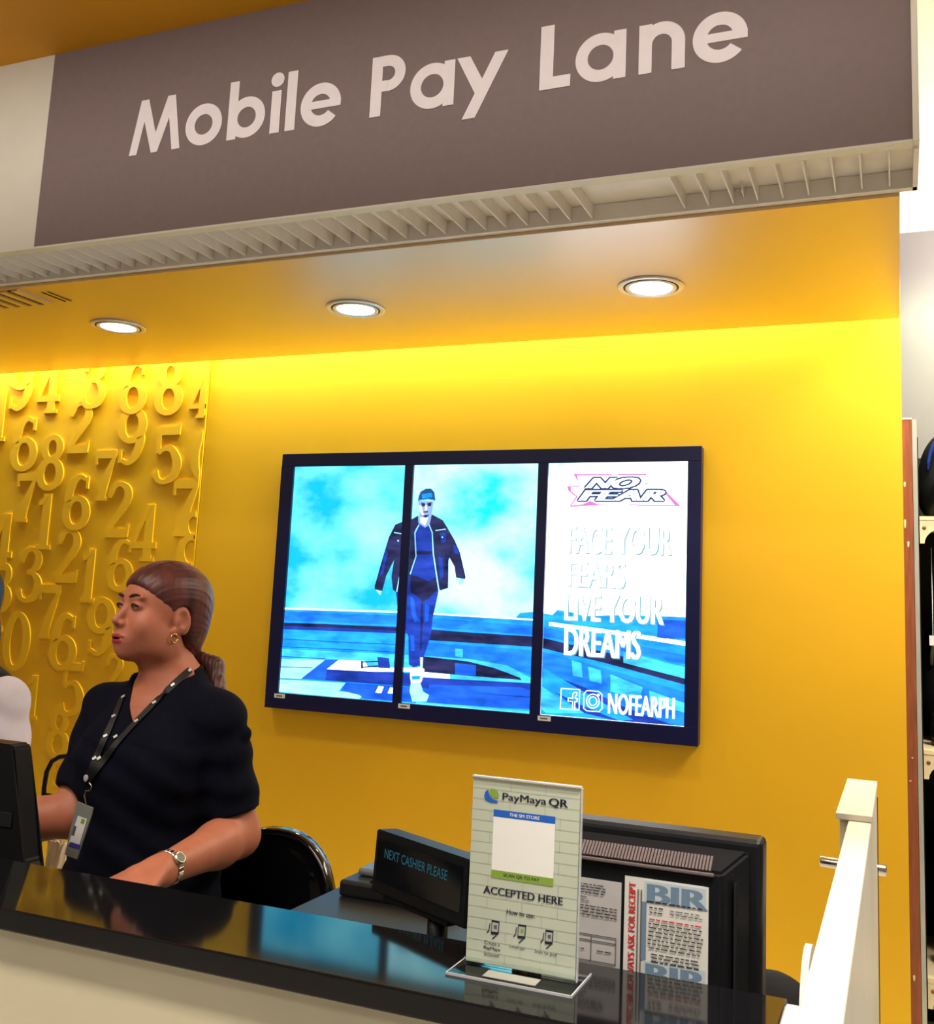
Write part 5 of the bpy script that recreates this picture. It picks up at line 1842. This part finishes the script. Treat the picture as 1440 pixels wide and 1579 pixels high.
bdg = badge_prism('id_badge', [(119, 1236), (143, 1246), (141, 1256), (118, 1325), (100, 1318), (108, 1280)], BY, .003, M_BADGE, wm)
badge_prism('badge_card', [(120, 1258), (134, 1263), (120, 1310), (105, 1303)], BY - .0006, .0005, M_STICKER, bdg)
badge_prism('badge_band', [(108, 1298), (124, 1303), (122, 1310), (105, 1304)], BY - .0010, .0003, mat('violet_print', srgb(70, 62, 150), .6), bdg)
badge_prism('badge_print', [(114, 1273), (118, 1274.5), (114, 1289), (110, 1287.5)], BY - .0010, .0003, M_GREYINK, bdg)
badge_prism('badge_print', [(126, 1262), (131, 1264), (129, 1271), (124, 1269)], BY - .0010, .0003, M_LGREEN, bdg)

# wristwatch on the left wrist
fa = (Vector(LEL) - Vector(LWR)).normalized()
wc = Vector(LWR) + fa * .022
s1 = fa.orthogonal().normalized()
s2 = fa.cross(s1)
watch_pts = []
for k in range(26):
    a_ = 2 * math.pi * k / 26
    c = wc + (s1 * math.cos(a_) + s2 * math.sin(a_)) * .0315
    q = (s1 * math.cos(a_) + s2 * math.sin(a_))
    M4 = Matrix.Translation(c) @ Matrix((fa, q.cross(fa), q)).transposed().to_4x4()
    bm = bmesh.new()
    add_box(bm, -.0065, .0065, -.0034, .0034, -.0012, .0014, bevel=.0006, seg=1)
    bmesh.ops.transform(bm, matrix=M4, verts=bm.verts)
    mesh_obj('watch_link', bm_mesh(bm, 'watch_link'), M_STEEL, wm)
wd = (Vector((0, 0, EYE)) - wc)
wd = (wd - fa * wd.dot(fa)).normalized()
wd = (wd + Vector((0, 0, .25))).normalized()
wd = (wd - fa * wd.dot(fa)).normalized()
M4 = Matrix.Translation(wc + wd * .0325) @ Matrix((fa, wd.cross(fa), wd)).transposed().to_4x4()
for nm, prof, m in (('watch_case', [(.0005, 0), (.0125, 0), (.0125, .004), (.0105, .006), (.0005, .006)], M_STEEL), ('watch_dial', [(.0005, .0061), (.0092, .0061), (.0092, .0066), (.0005, .0066)], mat('watch_dial_grey', (.12, .13, .12), .2))):
    bm = bmesh.new()
    add_lathe(bm, prof, (0, 0, 0), 24)
    bmesh.ops.transform(bm, matrix=M4, verts=bm.verts)
    mesh_obj(nm, bm_mesh(bm, nm), m, wm)

# ---- second cashier, cut by the left edge of the picture
H2 = np.array((-2.445, 2.13, 1.455), dtype=np.float32)
R2 = rot_head(math.radians(5), 0)
N2 = (-2.415, 2.165, 1.26)
RS2, LS2 = (-2.585, 2.15, 1.205), (-2.250, 2.14, 1.205)
RE2, LE2 = (-2.63, 2.10, .96), (-2.185, 2.12, .965)
RW2, LW2 = (-2.55, 1.90, .985), (-2.29, 1.90, .985)
p2 = thing('person', (-2.415, 2.15, 0), 'person in a white shirt and black vest, half cut off at the left edge', 'person')


def p2_skin(P):
    d = head_sdf((P - H2) @ R2)
    d = smin(d, sd_cone(P, tuple(H2 + np.array((0, .025, -.075))), N2, .05, .056), .022)
    t = smin(sd_ell(P, (-2.415, 2.15, 1.16), (.14, .085, .09)), smin(sd_cone(P, N2, RS2, .045, .045), sd_cone(P, N2, LS2, .045, .045), .04), .05)
    d = smin(d, t, .04)
    for sh_, el_, wr_, th in ((LS2, LE2, LW2, -1), (RS2, RE2, RW2, 1)):
        d = np.minimum(d, smin(arm_sdf(P, sh_, el_, wr_, .048, .038, .037, .025), hand_sdf(P, wr_, (-.1 * -th, -.98, -.1), th, .3), .02))
    return d


sdf_obj('body', p2_skin, (-2.72, 1.68, .90), (-2.08, 2.28, 1.62), .006, M_SKIN, p2)


def p2_hair(P):
    q = (P - H2) @ R2
    d = sd_ell(q, (0, .024, .036), (.084, .100, .088))
    d = smin(d, sd_ell(q, (0, .045, -.10), (.095, .06, .14)), .04)
    return smax(d, half(q, (0, -.035, .045), (0, -.80, -.45)), .01)


sdf_obj('hair', p2_hair, tuple(H2 - np.array((.16, .16, .29))), tuple(H2 + .16), .006, M_HAIR2, p2)


def p2_shirt(P):
    d = 9.0
    for sh_, el_ in ((LS2, LE2), (RS2, RE2)):
        cf = Vector(sh_) * .30 + Vector(el_) * .70
        s_ = sd_cone(P, sh_, tuple(cf + (cf - Vector(sh_)) * .2), .060, .056) + .003 * np.sin(P[..., 2] * 80 + P[..., 0] * 50)
        d = np.minimum(d, smax(s_, half(P, tuple(cf), tuple(Vector(el_) - Vector(sh_))), .004))
    t = sd_ell(P, (-2.415, 2.15, 1.13), (.150, .100, .13))
    return smin(d, t, .02)


sdf_obj('shirt', p2_shirt, (-2.70, 1.98, .95), (-2.06, 2.30, 1.32), .006, M_SLEEVE, p2)


def p2_vest(P):
    t = sd_ell(P, (-2.415, 2.15, 1.12), (.162, .112, .14))
    t = smin(t, sd_ell(P, (-2.415, 2.15, .92), (.165, .12, .18)), .08)
    t = smin(t, sd_cone(P, N2, (-2.545, 2.15, 1.235), .062, .045), .03)
    t = smin(t, sd_cone(P, N2, (-2.285, 2.14, 1.232), .062, .045), .03)
    t = smax(t, half(P, (-2.415, 2.165, 1.30), (0, -.3, 1)), .01)
    x, z = P[..., 0] + 2.415, P[..., 2]
    return smax(t, -np.maximum(np.abs(x) * .85 - (z - 1.12) * .5, P[..., 1] - 2.14), .004)


sdf_obj('vest', p2_vest, (-2.62, 1.98, .74), (-2.14, 2.34, 1.36), .006, M_VEST, p2)


def p2_legs(P):
    d = sd_ell(P, (-2.415, 2.15, .86), (.16, .12, .13))
    for s in (-1, 1):
        d = smin(d, sd_cone(P, (-2.415 + s * .075, 2.15, .82), (-2.415 + s * .08, 2.14, .46), .085, .062), .04)
        d = smin(d, sd_cone(P, (-2.415 + s * .08, 2.14, .46), (-2.415 + s * .085, 2.17, .06), .062, .048), .02)
    return smax(d, half(P, (0, 0, .04), (0, 0, -1)), .005)


sdf_obj('trousers', p2_legs, (-2.60, 2.0, .02), (-2.18, 2.32, 1.0), .010, M_TROU, p2)
for x in (-2.47, -2.30):
    sdf_obj('shoe', lambda P: smax(sd_cone(P, (x, 2.18, .035), (x, 2.02, .022), .040, .032), half(P, (0, 0, .002), (0, 0, -1)), .003),
            (x - .08, 1.96, -.01), (x + .08, 2.26, .10), .008, M_SH1, p2)
